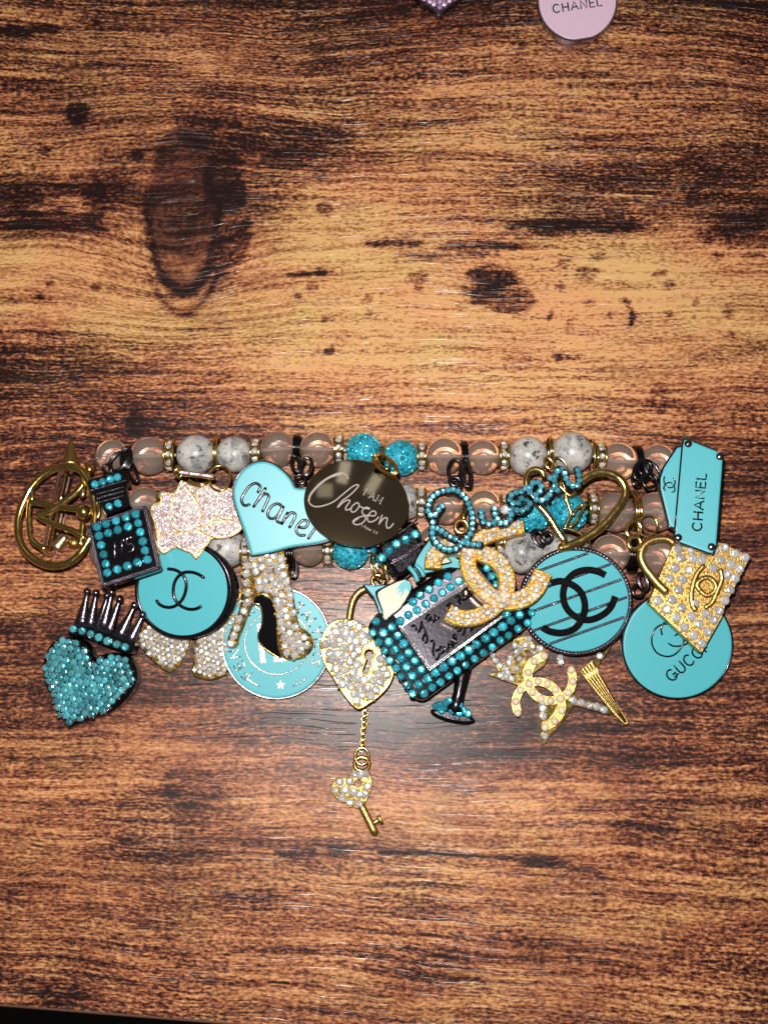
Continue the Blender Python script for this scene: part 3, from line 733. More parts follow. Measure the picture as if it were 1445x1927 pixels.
HZ = lambda pts: zm(pts, 40, 1040, 4.014)
sf = S(175, 1260, .42, tx=.10, ty=.04)
t = thing('crowned_heart_charm', 'black heart with a crown, packed with seafoam rhinestones, lowest at far left', 'charm', sf.o)
hp = crom(HZ([(555,795),(520,720),(460,665),(390,640),(310,645),(235,680),(185,755),(165,850),(165,930),(190,1020),(225,1090),(265,1180),(310,1265),(352,1322),(380,1322),(460,1285),(560,1250),(690,1200),(790,1110),(860,1000),(875,910),(850,835),(790,780),(710,755),(620,770)]), 4, True)
def dome(poly, H, D): return lambda x, y: H*(1-(1-min(edist(x, y, poly)/D, 1))**2)
hd = dome(hp, .20, 42)
mb = MB(); mb.prism(sf, hp, [(0, -.30), (0, -.04), (3, .0), (9, .06), (18, .10)]); hb = mb.build('heart_body', 'black', t)
hx = hexfill(hp, 12.9, 5.0, 12, .05)
gems(hb, sf, hx, 6.6, 'seafoam_gem', 0, .15, lambda x, y: .02+hd(x, y)*.75)
grains(hb, sf, hx, 14.3, 'gun', 0, lambda x, y: .02+hd(x, y)*.6, rr=.2)
cb = crom(HZ([(368,615),(385,550),(450,545),(560,570),(700,610),(855,680),(860,720),(835,765),(760,740),(650,705),(520,650),(430,630)]), 3, True)
mb = MB(); mb.prism(sf, cb, [(0, -.22), (0, .06), (1.5, .08)]); cbp = mb.build('crown_band', 'black', t)
gems(cbp, sf, HZ([(408,577),(475,592),(540,615),(600,640),(665,668),(735,692),(797,712)]), 7.4, 'seafoam_gem', .10, .2)
for b, e in (((455,540),(505,295)), ((520,550),(572,305)), ((585,575),(655,325)), ((660,595),(750,352)), ((745,630),(862,398)), ((825,660),(925,470)), ((620,560),(690,300))):
    (bx, by), (ex, ey) = HZ([b, e]); mb = MB()
    mb.tube([sf.p(bx+(ex-bx)*k/6, by+(ey-by)*k/6, .03) for k in range(7)], [(14-10.8*(k/6)**.8)*PX for k in range(7)], False, 8, .7, up=sf.n)
    mb.tmpl(*ball_template(14, 9), sf.p(ex, ey, .04), (0, 0, 1), 7.2*PX, 0, True); mb.build('crown_prong', 'gun', t)

sf = S(351, 1112, .70, tx=.10, ty=.16)
t = thing('round_enamel_charm', 'turquoise enamel disc in thick black rim with thin interlocked C logo', 'charm', sf.o)
o_ = circ(350, 1112, 97, 91, 0, 96)
mb = MB(); mb.prism(sf, o_, [(5, -.26), (1, -.20), (0, -.05), (2, 0)]); mb.build('rim', 'black', t)
fc = circ(344, 1111, 84, 86, 0, 96)
mb = MB(); mb.prism(sf, fc, [(0, -.01), (0, .008), (1.5, .016)], bottom=False); mb.build('enamel_face', 'teal_enamel', t)
MB().tube([sf.p(x, y, .0) for x, y in circ(346, 1111, 88, 88, 0, 80)], 4.2*PX, True, 8, .7, up=sf.n).build('rim_bead', 'black', t)
for pts in ([(1025,360),(1050,392),(1100,412),(1160,405),(1215,360),(1245,290),(1248,220),(1220,165),(1170,132),(1110,122)], [(1385,190),(1330,158),(1270,146),(1215,158),(1168,210),(1152,280),(1160,340),(1200,395),(1260,425),(1320,425),(1362,405)]):
    MB().tube([sf.p(x, y, .02) for x, y in crom(HZ(pts), 4)], 3.1*PX, False, 8, .8, up=sf.n).build('logo_letter', 'black', t)

# ------------------------------------------------------------------ round lettered charm, shoe, name heart
sf = S(520, 1210, .22, ty=.10)
t = thing('round_enamel_charm', 'turquoise enamel disc with silver lettering and star, behind the crystal shoe', 'charm', sf.o)
o_ = circ(520, 1210, 104, 107, 0, 110)
enamel_disc(t, sf, o_, 4.2, .13, 'silver', rimr=2.3)
FZ = lambda pts: zm(pts, 400, 1060, 6.02)
MB().tube([sf.p(x, y, .016) for x, y in circ(522, 1210, 61, 59, 0, 70)], 1.5*PX, True, 6).build('inner_ring', 'silver', t)
GROUPS.clear(); L_ = arcword('FENDI', 520, 1211, 71, 129, 19, .40, 1.05)+arcword('ROMA', 520, 1211, 71, 226, 18, .3, 1)+arcword('ITALY', 520, 1211, 71, 292, 18, .27, .95)+arcword('IZZS', 520, 1211, 73, -7, 18, .25, .9)
letters(sf, t, 'silver', 1.8, .018)
L_ = [arcp(520, 1211, 86, 86, 132, 112, 8), arcp(520, 1211, 86, 86, 68, 50, 8)]
strokes(sf, L_, 1.7, .018).build('dash_mark', 'silver', t)
st_ = [(528.5+9*(1 if i % 2 == 0 else .45)*math.sin(PI*i/5), 1288.5-9*(1 if i % 2 == 0 else .45)*math.cos(PI*i/5)) for i in range(10)]
mb = MB(); mb.prism(sf, st_, [(0, 0), (0, .024)], bottom=False); mb.build('star', 'silver', t)
for poly in (FZ([(505,690),(545,680),(610,1125),(545,1135)]), FZ([(545,680),(700,660),(700,720),(555,735)]), FZ([(690,1040),(890,1000),(900,1095),(695,1125)]), FZ([(690,1040),(760,1030),(760,800),(690,800)])):
    mb = MB(); mb.prism(sf, poly, [(0, 0), (0, .02), (.8, .026)], bottom=False); mb.build('logo_block', 'silver', t)

SZ = lambda pts: zm(pts, 360, 1020, 4.014)
sf = S(510, 1150, .62, ty=.22)
t = thing('high_heel_charm', 'gold high heel shoe covered in clear crystals with black sole, below the name heart', 'charm', sf.o)
vamp = SZ([(450,60),(440,110),(415,150),(400,200),(396,300),(390,400),(368,480),(345,560),(312,640),(280,710),(270,760),(282,792),(315,800),(345,785),(372,710),(400,640),(425,570),(450,510),(478,460),(515,425),(560,410),(600,440),(628,510),(640,600),(642,700),(652,800),(675,862),(715,888),(770,892),(830,882),(880,850),(912,808),(925,755),(905,710),(870,672),(820,640),(805,590),(790,510),(770,400),(745,270),(715,150),(700,60)])
vamp = vamp[:1]+crom(vamp[1:], 2)
mb = MB(); mb.prism(sf, vamp, [(0, -.20), (0, -.02), (1.5, 0)]); vb = mb.build('shoe_upper', 'gold', t)
sole = crom(SZ([(470,460),(490,415),(540,398),(590,420),(628,490),(642,580),(645,700),(655,800),(672,868),(620,842),(560,800),(515,745),(512,690),(535,630),(542,560),(530,490),(505,462)]), 3, True)
mb = MB(); mb.prism(sf, sole, [(0, -.10), (0, .015), (2, .02)]); mb.build('sole', 'black_enamel', t)
MB().tube([sf.p(x, y, .01) for x, y in inset(sole, -1)], 1.5*PX, True, 6).build('sole_edge', 'gold', t)
hx = []
for lane in SZ([(425,180),(415,240),(415,310),(425,385),(425,455),(398,520),(362,580),(345,650),(322,708),(300,765)]): hx.append(lane)
hx += [p for p in hexfill(vamp, 14.6, 6.0, 78, .10, [sole]) if all((p[0]-q[0])**2+(p[1]-q[1])**2 > 150 for q in hx)]
gems(vb, sf, hx, 7.3, 'crystal', .012, .22); grains(vb, sf, hx, 15.2, 'gold_grain', .0, rr=.22)

# lotus
sf = S(375, 965, .98, ty=.02)
NZ = lambda pts: zm(pts, 260, 780, 4.014)
t = thing('lotus_charm', 'rose gold lotus flower with pale pink pave petals, overlapping the round disc below', 'charm', sf.o)
pet = [(.00, [(250,600),(275,690),(250,800),(300,880),(200,910),(150,860),(105,760),(110,690),(170,670),(175,600),(215,590)]),
       (.00, [(620,590),(690,570),(735,620),(745,700),(700,760),(640,790),(600,720)]),
       (.012, [(480,550),(540,545),(600,580),(628,660),(605,750),(550,820),(490,845),(450,780),(440,640)]),
       (.005, [(300,905),(250,885),(160,930),(150,990),(190,1050),(260,1010),(320,960)]),
       (.012, [(300,900),(430,870),(500,900),(550,930),(520,990),(465,1030),(440,1092),(410,1050),(330,1020),(290,990)]),
       (.02, [(475,870),(540,820),(620,800),(720,805),(785,840),(765,885),(690,925),(600,935),(530,910)]),
       (.03, [(330,500),(290,590),(250,680),(240,780),(262,845),(310,880),(370,885),(430,860),(470,800),(478,740),(455,670),(400,590),(350,530)]),
       (.00, [(400,560),(450,530),(500,540),(470,600),(430,600)])]
pet.insert(0, (-.015, [(330,505),(420,545),(480,520),(560,530),(640,570),(700,560),(745,620),(755,730),(770,850),(700,920),(560,935),(500,1010),(440,1085),(380,1030),(290,1000),(190,1045),(150,960),(140,870),(105,760),(115,680),(175,660),(180,600),(240,590),(285,590)]))
for k, (hh, pl) in enumerate(pet):
    pl = crom(NZ(pl), 3, True); mb = MB(); mb.prism(sf, pl, [(0, -.10), (0, hh), (1, hh+.006)]); pb = mb.build('petal', 'rose_grain', t)
    MB().tube([sf.p(x, y, hh+.006) for x, y in pl], 1.2*PX, True, 6).build('petal_edge', 'gold_satin', pb)
    mb = MB()
    for x, y in hexfill(pl, 6.0, 2.6, 25, .12): mb.gem(sf.p(x, y, hh+.014), jit(sf.n, .25), 3.0*PX)
    mb.build('crystal_paving', 'crystal_pink', pb, kind='stuff')
mb = MB(); pts = [sf.p(x, y, .10) for x, y in NZ([(290,450),(380,455),(480,465),(580,480)])]
mb.tube(pts, 5.5*PX, False, 10); bl = mb.build('bail', 'gold', t)
for i in range(15):
    x, y = NZ([(330+i*17, 446+i*2.3)])[0]; bit('rhinestone', 'gem_crystal_pink', GV, GF, 'crystal_pink', bl, sf.p(x, y, .10+.062), jit(sf.n), 3.0*PX)
loopring(t, 336, 890, 7, 8, 1.12, 'gold', 0, 2.2); loopring(t, 414, 900, 20, 24, .98, 'gold', 10, 2.6, (0, -.2))
mb = MB(); mb.tube([sf.p(x, y, .04) for x, y in NZ([(385,500),(430,535),(480,545),(525,520)])], 3*PX, False, 8); mb.build('bail_loop', 'gold', t)

# name heart
sf = S(540, 960, 1.08, tx=-.02, ty=.10)
hp = crom(NZ([(1190,545),(1155,480),(1100,420),(1020,365),(930,347),(830,380),(755,455),(715,550),(715,640),(745,745),(785,855),(822,970),(848,1066)]), 5)+crom(NZ([(862,1075),(1000,1052),(1150,1012),(1300,990),(1440,958),(1540,880),(1590,780),(1580,670),(1510,590),(1400,550),(1300,545),(1225,552)]), 5)
t = thing('heart_charm', 'turquoise enamel heart with black cursive name, partly under the gold mirror disc', 'charm', sf.o)
mb = MB(); mb.prism(sf, hp, [(0, -.15), (0, -.02), (1.2, 0)]); mb.build('rim', 'black', t)
mb = MB(); mb.prism(sf, inset(hp, 2.6), [(0, -.01), (0, .006), (1.2, .014), (4, .02)], bottom=False); mb.build('enamel_face', 'teal_enamel', t)
MB().tube([sf.p(x, y, 0) for x, y in inset(hp, 1.2)], 1.7*PX, True, 8).build('rim_bead', 'black', t)
SCR = [[(905,590),(925,548),(890,520),(840,545),(795,610),(783,655),(805,688),(845,680)], [(965,555),(920,625),(872,700)], [(905,655),(935,615),(970,600),(988,625),(965,680),(940,735)],
       [(1092,700),(1060,675),(1015,690),(982,740),(990,780),(1028,785),(1065,750),(1095,695)], [(1100,695),(1065,765),(1050,805),(1082,822)], [(1132,740),(1085,830)], [(1112,785),(1155,742),(1188,755),(1175,800),(1143,855)],
       [(1213,852),(1262,855),(1285,815),(1250,798),(1208,835),(1195,880),(1220,912),(1262,912)], [(1345,850),(1310,900),(1285,940)]]
for l in SCR: strokes(sf, [crom(NZ(l), 4)], 2.7, .026, .7, 8).build('letter_stroke', 'black', t)
loopring(t, 565, 902, 9, 9, 1.12, 'black', 0, 3); loopring(t, 575, 877, 10, 17, 1.0, 'black', 15, 2.7, n=2)
loopring(t, 555, 872, 7, 15, .85, 'black', -10, 2.7, n=2)
loopring(t, 548, 1062, 9, 24, .42, 'black', -8, 2.8, n=2)

# ------------------------------------------------------------------ perfume bottle N5
BZ = lambda pts: zm(pts, 0, 780, 4.014)
sf = S(235, 1000, 1.22, tx=.03, ty=-.08)
t = thing('perfume_bottle_charm', 'black square-bodied perfume bottle with teal stones and a black N5 plate', 'charm', sf.o)
body = rounded(BZ([(650,835),(1105,680),(1222,1165),(768,1312)]), 8, 5)
mb = MB(); mb.prism(sf, body, [(2, -.22), (0, -.19), (0, -.03), (2, 0)]); mb.build('bottle_body', 'black', t)
mb = MB(); mb.prism(sf, rounded(BZ([(688,860),(1068,730),(1165,1130),(795,1250)]), 3), [(0, -.01), (0, .012)]); mb.build('face_plate', 'black', t)
nk = BZ([(715,605),(945,535),(985,690),(800,765)]); mb = MB(); mb.prism(sf, nk, [(1, -.26), (0, -.2), (0, -.06), (2, -.03)]); mb.build('neck', 'black', t)
cp = rounded(BZ([(662,498),(940,418),(975,520),(690,612)]), 3); mb = MB(); mb.prism(sf, cp, [(1, -.28), (0, -.25), (0, .0), (2, .02)]); mb.build('cap', 'black', t)
gems(t, sf, BZ([(722,530),(780,512),(838,492),(892,477)]), 7.2, 'teal_gem', .03)
gems(t, sf, BZ([(825,692),(890,670)]), 6.8, 'teal_gem', -.01)
gems(t, sf, BZ([(738,852),(806,828),(880,806),(955,780),(1028,755),(752,918),(822,897),(894,874),(972,850),(1047,822),(768,988),(786,1058),(803,1128),(1064,890),(1083,960),(1098,1028),(1116,1098),(815,1197),(890,1172),(966,1146),(1041,1118)]), 7.8, 'teal_gem', .022)
mb = MB(); mb.prism(sf, BZ([(800,955),(1005,885),(1055,1050),(850,1125)]), [(0, 0), (0, .02), (1, .026)]); pl = mb.build('number_plate', 'black_enamel', t)
mb = strokes(sf, [BZ(l) for l in ([(872,1085),(872,970),(925,1055),(925,948)], [(935,960),(945,945)])], 1.7, .034)
mb.build('letter_n', 'gun_bright', pl); mb = MB()
strokes(sf, [BZ(crom(l, 3)) for l in ([(1000,930),(962,942),(966,985),(995,978),(1015,1000),(1005,1030),(975,1040)],)], 1.7, .034, mb=mb); mb.build('digit_five', 'gun_bright', pl)
mb = MB()
def beadrow(mb, sf, a, b, sp, r, h): 
    n = max(1, int(math.hypot(b[0]-a[0], b[1]-a[1])/sp))
    for i in range(n+1): mb.tmpl(*ball_small, sf.p(a[0]+(b[0]-a[0])*i/n, a[1]+(b[1]-a[1])*i/n, h), sf.n, r*PX, 0, True)
for k, ins in enumerate((3.0, 7.2)):
    q = BZ([(650,835),(1105,680),(1222,1165),(768,1312)]); q = inset(q, ins*1.2)
    for i in range(4): beadrow(mb, sf, q[i], q[(i+1) % 4], 4.4, 1.9, .006)
for y_ in range(3):
    a, b = BZ([(735, 598+y_*34), (925, 545+y_*34)]); beadrow(mb, sf, a, b, 4.6, 1.7, -.025)
a, b = BZ([(695,575),(950,500)]); beadrow(mb, sf, a, b, 4.6, 1.7, .02); mb.build('beaded_border', 'gun_bright', t, kind='stuff')
loopring(t, 203, 882, 8, 8, 1.2, 'black', 0, 2.8); loopring(t, 222, 868, 13, 20, 1.0, 'black', 40, 2.6, n=2); loopring(t, 236, 862, 8, 20, .86, 'black', 5, 2.7, n=2, step=(4, 1)); loopring(t, 250, 888, 7, 20, .8, 'black', -20, 3, n=1)

# ------------------------------------------------------------------ gold mirror disc
sf = S(671, 947, 1.30, tx=-.03, ty=.055)
t = thing('engraved_disc', 'round mirror-polished gold disc engraved with the words I AM Chosen', 'charm', sf.o)
KZ = lambda pts: zm(pts, 520, 780, 4.014)
o_ = circ(670.5, 947, 99, 82, 10, 110); hole = circ(711, 886, 7, 6, 20, 20)
mb = MB(); mb.prism(sf, o_, [(.8, -.09), (0, -.08), (0, -.012), (1.0, 0)], holes=[hole]); mb.build('disc', 'gold_mirror', t)
EN = [[(543,487),(528,455),(480,440),(400,472),(320,530),(262,600),(247,660),(285,694),(350,690),(430,660),(500,605),(570,548),(610,530),(618,545),(560,605),(500,650),(470,690),(465,700),(510,660),(545,645),(555,658),(525,700),(530,722),(570,708)],
      [(604,668),(575,690),(562,720),(578,738),(606,722),(625,690),(618,668),(598,668)], [(622,690),(660,706),(705,714),(685,700),(657,714),(648,740),(668,765),(672,795),(640,825),(600,832),(578,812),(600,788),(650,768),(700,760)],
      [(700,762),(742,765),(752,740),(728,728),(698,755),(688,790),(705,812),(745,800),(775,772)], [(800,758),(775,830)], [(778,822),(815,782),(838,785),(830,825),(838,858),(862,850),(885,822)]]
mb = strokes(sf, [crom(KZ(l), 4) for l in EN], 1.55, .0015, .12, 6)
strokes(sf, [crom(KZ(l), 3) for l in ([(500,445),(400,475),(318,535),(258,605),(245,655)], [(620,780),(590,800),(580,815)])], 2.5, .0010, .10, 6, mb=mb)
strokes(sf, word('I AM', 683.5, 930.5, 29, 12.5, .28, .95, .12), .95, .0015, .12, 6, mb=mb)
strokes(sf, word('1 Peter 2:9', 679.5, 991, 27, 5.2, .20, .95, 0), .62, .0015, .15, 5, mb=mb)
mb.build('engraving', 'engrave', t); GROUPS.clear()
for i in range(3): loopring(t, 724.5+i*2.4-2, 873+i*1.0, 25, 13.5, 1.42, 'gold_satin', 38, 2.0, (.5, -.5))
loopring(t, 721, 868, 16, 9, 1.18, 'gold', 60, 2.3, (0, .4))

# ------------------------------------------------------------------ padlock, chain and key
sf = S(688, 1240, .46, tx=.0, ty=.02)
lp = crom(SZ([(1020,640),(1080,592),(1170,578),(1250,595),(1330,640),(1400,700),(1480,770),(1530,860),(1540,960),(1500,1080),(1420,1170),(1345,1225),(1282,1262),(1230,1250),(1150,1160),(1070,1030),(1005,930),(975,830),(980,720)]), 4, True)
t = thing('heart_padlock_charm', 'gold heart padlock filled with clear crystals and pierced by a keyhole', 'charm', sf.o)
kh = [(x, y) for x, y in arcp(694.5, 1231, 8.5, 8.5, 115, 425, 14)]+[(693.8, 1262), (690, 1268), (684.5, 1268), (682.5, 1262)]
mb = MB(); mb.prism(sf, lp, [(1, -.30), (0, -.24), (0, -.03), (2, 0)], holes=[kh]); lb = mb.build('lock_body', 'gold_satin', t)
MB().tube([sf.p(x, y, .02) for x, y in inset(kh, -1.8)], 2.0*PX, True, 8).build('keyhole_rim', 'gold_satin', lb)
hx = hexfill(lp, 16.2, 7.0, 8, .10, [inset(kh, -5)]); hd2 = dome(lp, .08, 30)
gems(lb, sf, hx, 8.2, 'crystal', .01, .2, lambda x, y: .012); grains(lb, sf, hx, 17.4, 'gold_grain', .0, rr=.17)
MB().tube([sf.p(x, y, -.10) for x, y in crom([(656,1172),(659,1150),(664,1130),(674,1115),(689,1107),(706,1109),(719,1120),(727,1140),(732,1178)], 4)], 6.3*PX, False, 12).build('shackle', 'gold_satin', t)
loopring(t, 711, 1093, 11.5, 10.5, .50, 'gold', 0, 3.6); mb = MB(); mb.tube([at(x, y, z) for x, y, z in ((700,1040,.7),(697,1060,.75),(705,1085,.7),(716,1095,.6),(724,1088,.65),(718,1060,.75),(706,1040,.8))], 2.3*PX, False, 8); mb.tube([at(x, y, z) for x, y, z in ((704,1042,.7),(706,1062,.72),(716,1080,.7),(726,1092,.6),(732,1086,.6),(722,1060,.7))], 2.3*PX, False, 8); mb.build('jump_ring', 'gold', t)
mb = MB(); sfc = S(684, 1370, .09)
for i in range(15):
    y = 1331+i*5.6; x = 687.5-6.0*(i/14)+.8*math.sin(i*1.3)
    if i % 2 == 0: mb.tube([sfc.p(px, py, -.03) for px, py in circ(x, y, 5.0, 5.6, 0, 16)], 1.35*PX, True, 6)
    else: mb.tube([sfc.p(px, py, 0)+Vector((0, 0, (px-x)*PX*2.6)) for px, py in circ(x, y, 2.2, 6.0, 8, 16)], 1.4*PX, True, 6)
mb.build('chain', 'gold', t, kind='stuff')

YZ = lambda pts: zm(pts, 560, 1280, 5.558)
sf = S(665, 1480, .14, ty=0)
t = thing('key_charm', 'small gold key with a crystal heart bow, dangling from the padlock chain', 'key', sf.o)
kp = crom(YZ([(585,950),(650,935),(715,945),(755,985),(778,1060),(772,1140),(745,1210),(705,1290),(655,1345),(600,1330),(540,1295),(450,1265),(385,1215),(350,1150),(362,1085),(410,1035),(480,1020),(545,1010),(560,975)]), 3, True)
hl = circ(*YZ([(632,1082)])[0], 8.5, 8, 0, 20)
mb = MB(); mb.prism(sf, kp, [(.5, -.12), (0, -.1), (0, -.01), (1, 0)], holes=[hl]); kb = mb.build('key_bow', 'gold', t)
ks = YZ([(600,978),(655,992),(712,980),(445,1065),(545,1062),(395,1150),(490,1148),(575,1165),(640,1195),(700,1190),(735,1110),(462,1232),(548,1275),(645,1290)])
gems(kb, sf, ks, 7.2, 'crystal', .012, .22); grains(kb, sf, ks, 14, 'gold_grain', 0, rr=.2)
a, b = YZ([(665,1310),(815,1610)]); mb = MB(); mb.tube([sf.p(a[0]+(b[0]-a[0])*k/6, a[1]+(b[1]-a[1])*k/6, -.02) for k in range(7)], 7.4*PX, False, 12, .8, up=sf.n); mb.build('key_shaft', 'gold_satin', t)
mb = MB(); mb.tube([sf.p(x, y, -.02) for x, y in YZ([(770,1510),(860,1455)])], 4.2*PX, False, 8); mb.tube([sf.p(x, y, -.02) for x, y in YZ([(845,1420),(885,1500)])], 3.6*PX, False, 10); mb.build('key_bit', 'gold_satin', t)
loopring(t, 681, 1423, 13, 16, .16, 'gold', 0, 2.6); loopring(t, 681, 1438, 14, 13, .12, 'gold', 0, 3.6)

# ------------------------------------------------------------------ stemmed glass foot, seen below the big bottle
sf = S(855, 1310, .30)
t = thing('stemmed_glass_charm', 'black stemmed glass foot with teal stones poking out below the large bottle', 'charm', sf.o)
G3 = lambda pts: zm(pts, 620, 1000, 3.6125)
MB().tube([sf.p(x, y, .0) for x, y in G3([(915,900),(905,960),(893,1030),(880,1100),(866,1160),(850,1215)])], [k*PX for k in (16, 14.5, 12.5, 11, 12, 18)], False, 16, .7, up=sf.n).build('stem', 'black', t)
ft = circ(*G3([(838,1257)])[0], 43, 12, 13, 60); mb = MB(); mb.prism(sf, ft, [(1, -.14), (0, -.12), (0, -.09), (6, -.05)]); mb.build('foot', 'black', t)
fs = G3([(808,1150),(745,1180),(775,1200),(725,1190),(830,1220),(880,1180),(905,1215),(880,1235),(925,1225),(790,1165),(870,1215),(940,1240),(760,1215)])
gems(t, sf, fs, 7.0, 'teal_gem', .05, .4)

# ------------------------------------------------------------------ large perfume bottle with bow
sf = S(800, 1170, .86, tx=-.03, ty=-.06)
PZ = lambda pts: zm(pts, 660, 1080, 6.02)
t = thing('perfume_bottle_charm', 'large tilted black perfume bottle with teal stones, enamel bow and scripted silver plate', 'charm', sf.o)
body = rounded(G3([(250,655),(325,545),(1040,75),(1405,545),(1370,625),(640,1150),(560,1115)]), 14, 5)
mb = MB(); mb.prism(sf, body, [(1, -.50), (-1, -.34), (0, -.12), (7, 0)]); mb.build('bottle_body', 'black_enamel', t)
fp = G3([(330,640),(405,560),(1010,165),(1330,560),(660,1040)])
mb = MB(); mb.prism(sf, fp, [(0, -.01), (0, .006)]); mb.build('face_plate', 'black_enamel', t)
sv = G3([(500,520),(960,215),(1075,345),(490,640),(400,600)]); 
sv = G3([(430,560),(960,200),(1120,385),(500,650)])
mb = MB(); mb.prism(sf, sv, [(0, 0), (0, .012)]); mb.build('silver_shoulder', 'gun_bright', t)
pl_ = G3([(487,650),(955,365),(1185,565),(682,930)])
mb = MB(); mb.prism(sf, pl_, [(0, 0), (0, .016)]); plp = mb.build('label_plate', 'label_metal', t)
MB().tube([sf.p(x, y, .02) for x, y in pl_], 1.8*PX, True, 6).build('label_frame', 'silver', plp)
MB().tube([sf.p(x, y, .02) for x, y in inset(pl_, -4.5)], 1.3*PX, True, 6).build('label_frame', 'silver', plp)
A1 = PZ([(368,668),(465,605),(560,535),(650,470),(745,415),(845,345),(940,280),(1035,215),(1125,155),(1220,85),(700,320),(785,245),(885,180),(990,105),(1098,35),
 (430,770),(530,700),(500,860),(600,790),(565,960),(655,895),(630,1055),(725,985),(695,1155),(795,1085),(765,1255),(865,1190),(955,1120),(1050,1055),(1145,990),(1240,930),(1335,865),(1420,800)])
A1 += G3([(1060,728),(1115,688),(1175,648),(1232,608),(1290,568),(1200,562)])
A2 = PZ([(288,535),(250,665),(315,775),(380,870),(440,980),(515,1065),(570,1160),(640,1255),(700,1355),(830,1355),(920,1285),(1015,1225),(1110,1155),(1205,1095),(1300,1030),(1400,960)])+G3([(1045,825),(1105,785),(1160,740),(1215,705),(1280,660),(1345,620),(1372,552)])
gems(t, sf, A1, 8.3, 'teal_gem', .03, .14); gems(t, sf, [(905,1056),(915,1071),(924,1086),(933,1101)], 7.5, 'teal_gem', .10, .14); gems(t, sf, A2, 7.6, 'teal_gem', -.02, .3)
# raised script on the label
def script(lines, r, h): return strokes(sf, [crom(PZ(l), 4) for l in lines], r, h, .8, 6)
YL = [[(690,600),(715,585),(735,610),(745,645),(770,655),(795,600),(800,540)], [(795,560),(835,640),(860,720),(860,770),(830,775),(815,730),(850,665)], [(860,480),(850,520),(880,530),(900,490),(880,465),(860,480)], [(905,500),(925,545),(955,520),(950,470)], [(950,470),(975,510),(1000,495)],
      [(1110,340),(1090,370),(1110,390),(1135,355),(1120,330),(1145,370),(1165,365)], [(1180,270),(1215,250),(1230,290),(1215,330),(1245,335)], [(1250,300),(1300,285),(1330,230),(1330,180),(1295,170),(1270,210),(1285,270),(1330,270),(1390,210)],
      [(900,770),(925,760),(940,800),(930,880),(945,950),(975,965),(1000,920),(985,860),(960,880)], [(1000,860),(1010,900),(1045,890),(1050,850),(1020,830),(1000,860)], [(1050,830),(1085,880),(1105,830),(1110,780)], [(1115,830),(1150,810),(1150,775),(1120,780),(1125,830),(1165,815)],
      [(1165,800),(1190,720),(1170,690),(1160,730),(1195,790)], [(1180,560),(1195,640),(1240,640),(1245,590),(1275,600),(1285,660),(1260,700)], [(1290,620),(1320,600),(1350,640),(1380,620),(1390,560)]]
script(YL, 2.7, .026).build('lettering', 'black_enamel', plp)
# cap
cp = crom(KZ([(770,960),(900,900),(1010,800),(1080,870),(1105,950),(1150,1060),(1110,1120),(1020,1195),(950,1240),(890,1225),(830,1145),(760,1060)]), 3, True)
mb = MB(); mb.prism(sf, cp, [(2, -.34), (0, -.25), (0, -.05), (5, .04), (12, .08)]); cpp = mb.build('cap', 'black', t)
for q in ([(745,1010),(880,930),(1000,850),(1060,800)], [(860,1115),(960,1070),(1050,1000),(1120,960)], [(850,1135),(960,1085),(1060,1010),(1130,965)]):
    MB().tube([sf.p(x, y, .07) for x, y in crom(KZ(q), 4)], 2.2*PX, False, 6).build('cap_ridge', 'gun', cpp)
gems(cpp, sf, KZ([(798,1088),(850,1035),(905,985),(975,950),(1045,912)]), 8.6, 'teal_gem', .10)
# bow
def bowpart(pl, m, h0, h1, name='bow_loop', e=True):
    q = crom(PZ(pl), 2, True); mb = MB(); mb.prism(sf, q, [(0, h0-.07), (0, h1-.01), (1.5, h1)]); b = mb.build(name, m, t)
    if e: MB().tube([sf.p(x, y, h1) for x, y in q], 1.7*PX, True, 6).build('bow_outline', 'black', b)
bowpart([(300,215),(420,140),(610,65),(690,140),(660,240),(560,400),(470,470),(380,530),(345,400),(310,300)], 'cream_enamel', .06, .10)
bowpart([(140,135),(260,145),(425,130),(340,180),(285,215),(300,290),(345,400),(355,450),(320,440),(255,270)], 'teal_enamel', .08, .12)
for q in ([(620,75),(690,145),(665,225),(620,170),(560,290),(575,200),(520,250),(555,170),(500,200),(560,120)],):
    mb = MB(); mb.prism(sf, PZ(q), [(0, .08), (0, .105)], bottom=False); mb.build('bow_teal_patch', 'teal_enamel', t)  # teal enamel patch at the right of the cream loop
bq = lambda l: [((x-660)*6.02, (y-1080)*6.02) for x, y in KZ(l)]
bowpart(bq([(1040,1140),(1075,1060),(1130,980),(1180,930),(1240,1000),(1300,1080),(1340,1060),(1395,1165),(1310,1165),(1220,1185),(1140,1205),(1080,1200)]), 'teal_enamel', .05, .09)
bowpart(bq([(1120,1180),(1150,1080),(1220,1040),(1310,1110),(1300,1130),(1200,1150)]), 'cream_enamel', .08, .105)
for k, m_ in ((0, 'teal_enamel'), (1, 'black'), (2, 'teal_enamel')):
    a, b = KZ([(1000+k*24, 1160-k*6), (1062+k*22, 1265-k*18)]); mb = MB(); mb.tube([sf.p(a[0]+(b[0]-a[0])*i/6+3*math.sin(PI*i/6), a[1]+(b[1]-a[1])*i/6, .13) for i in range(7)], 4.6*PX, False, 10); mb.build('bow_knot', m_, t)

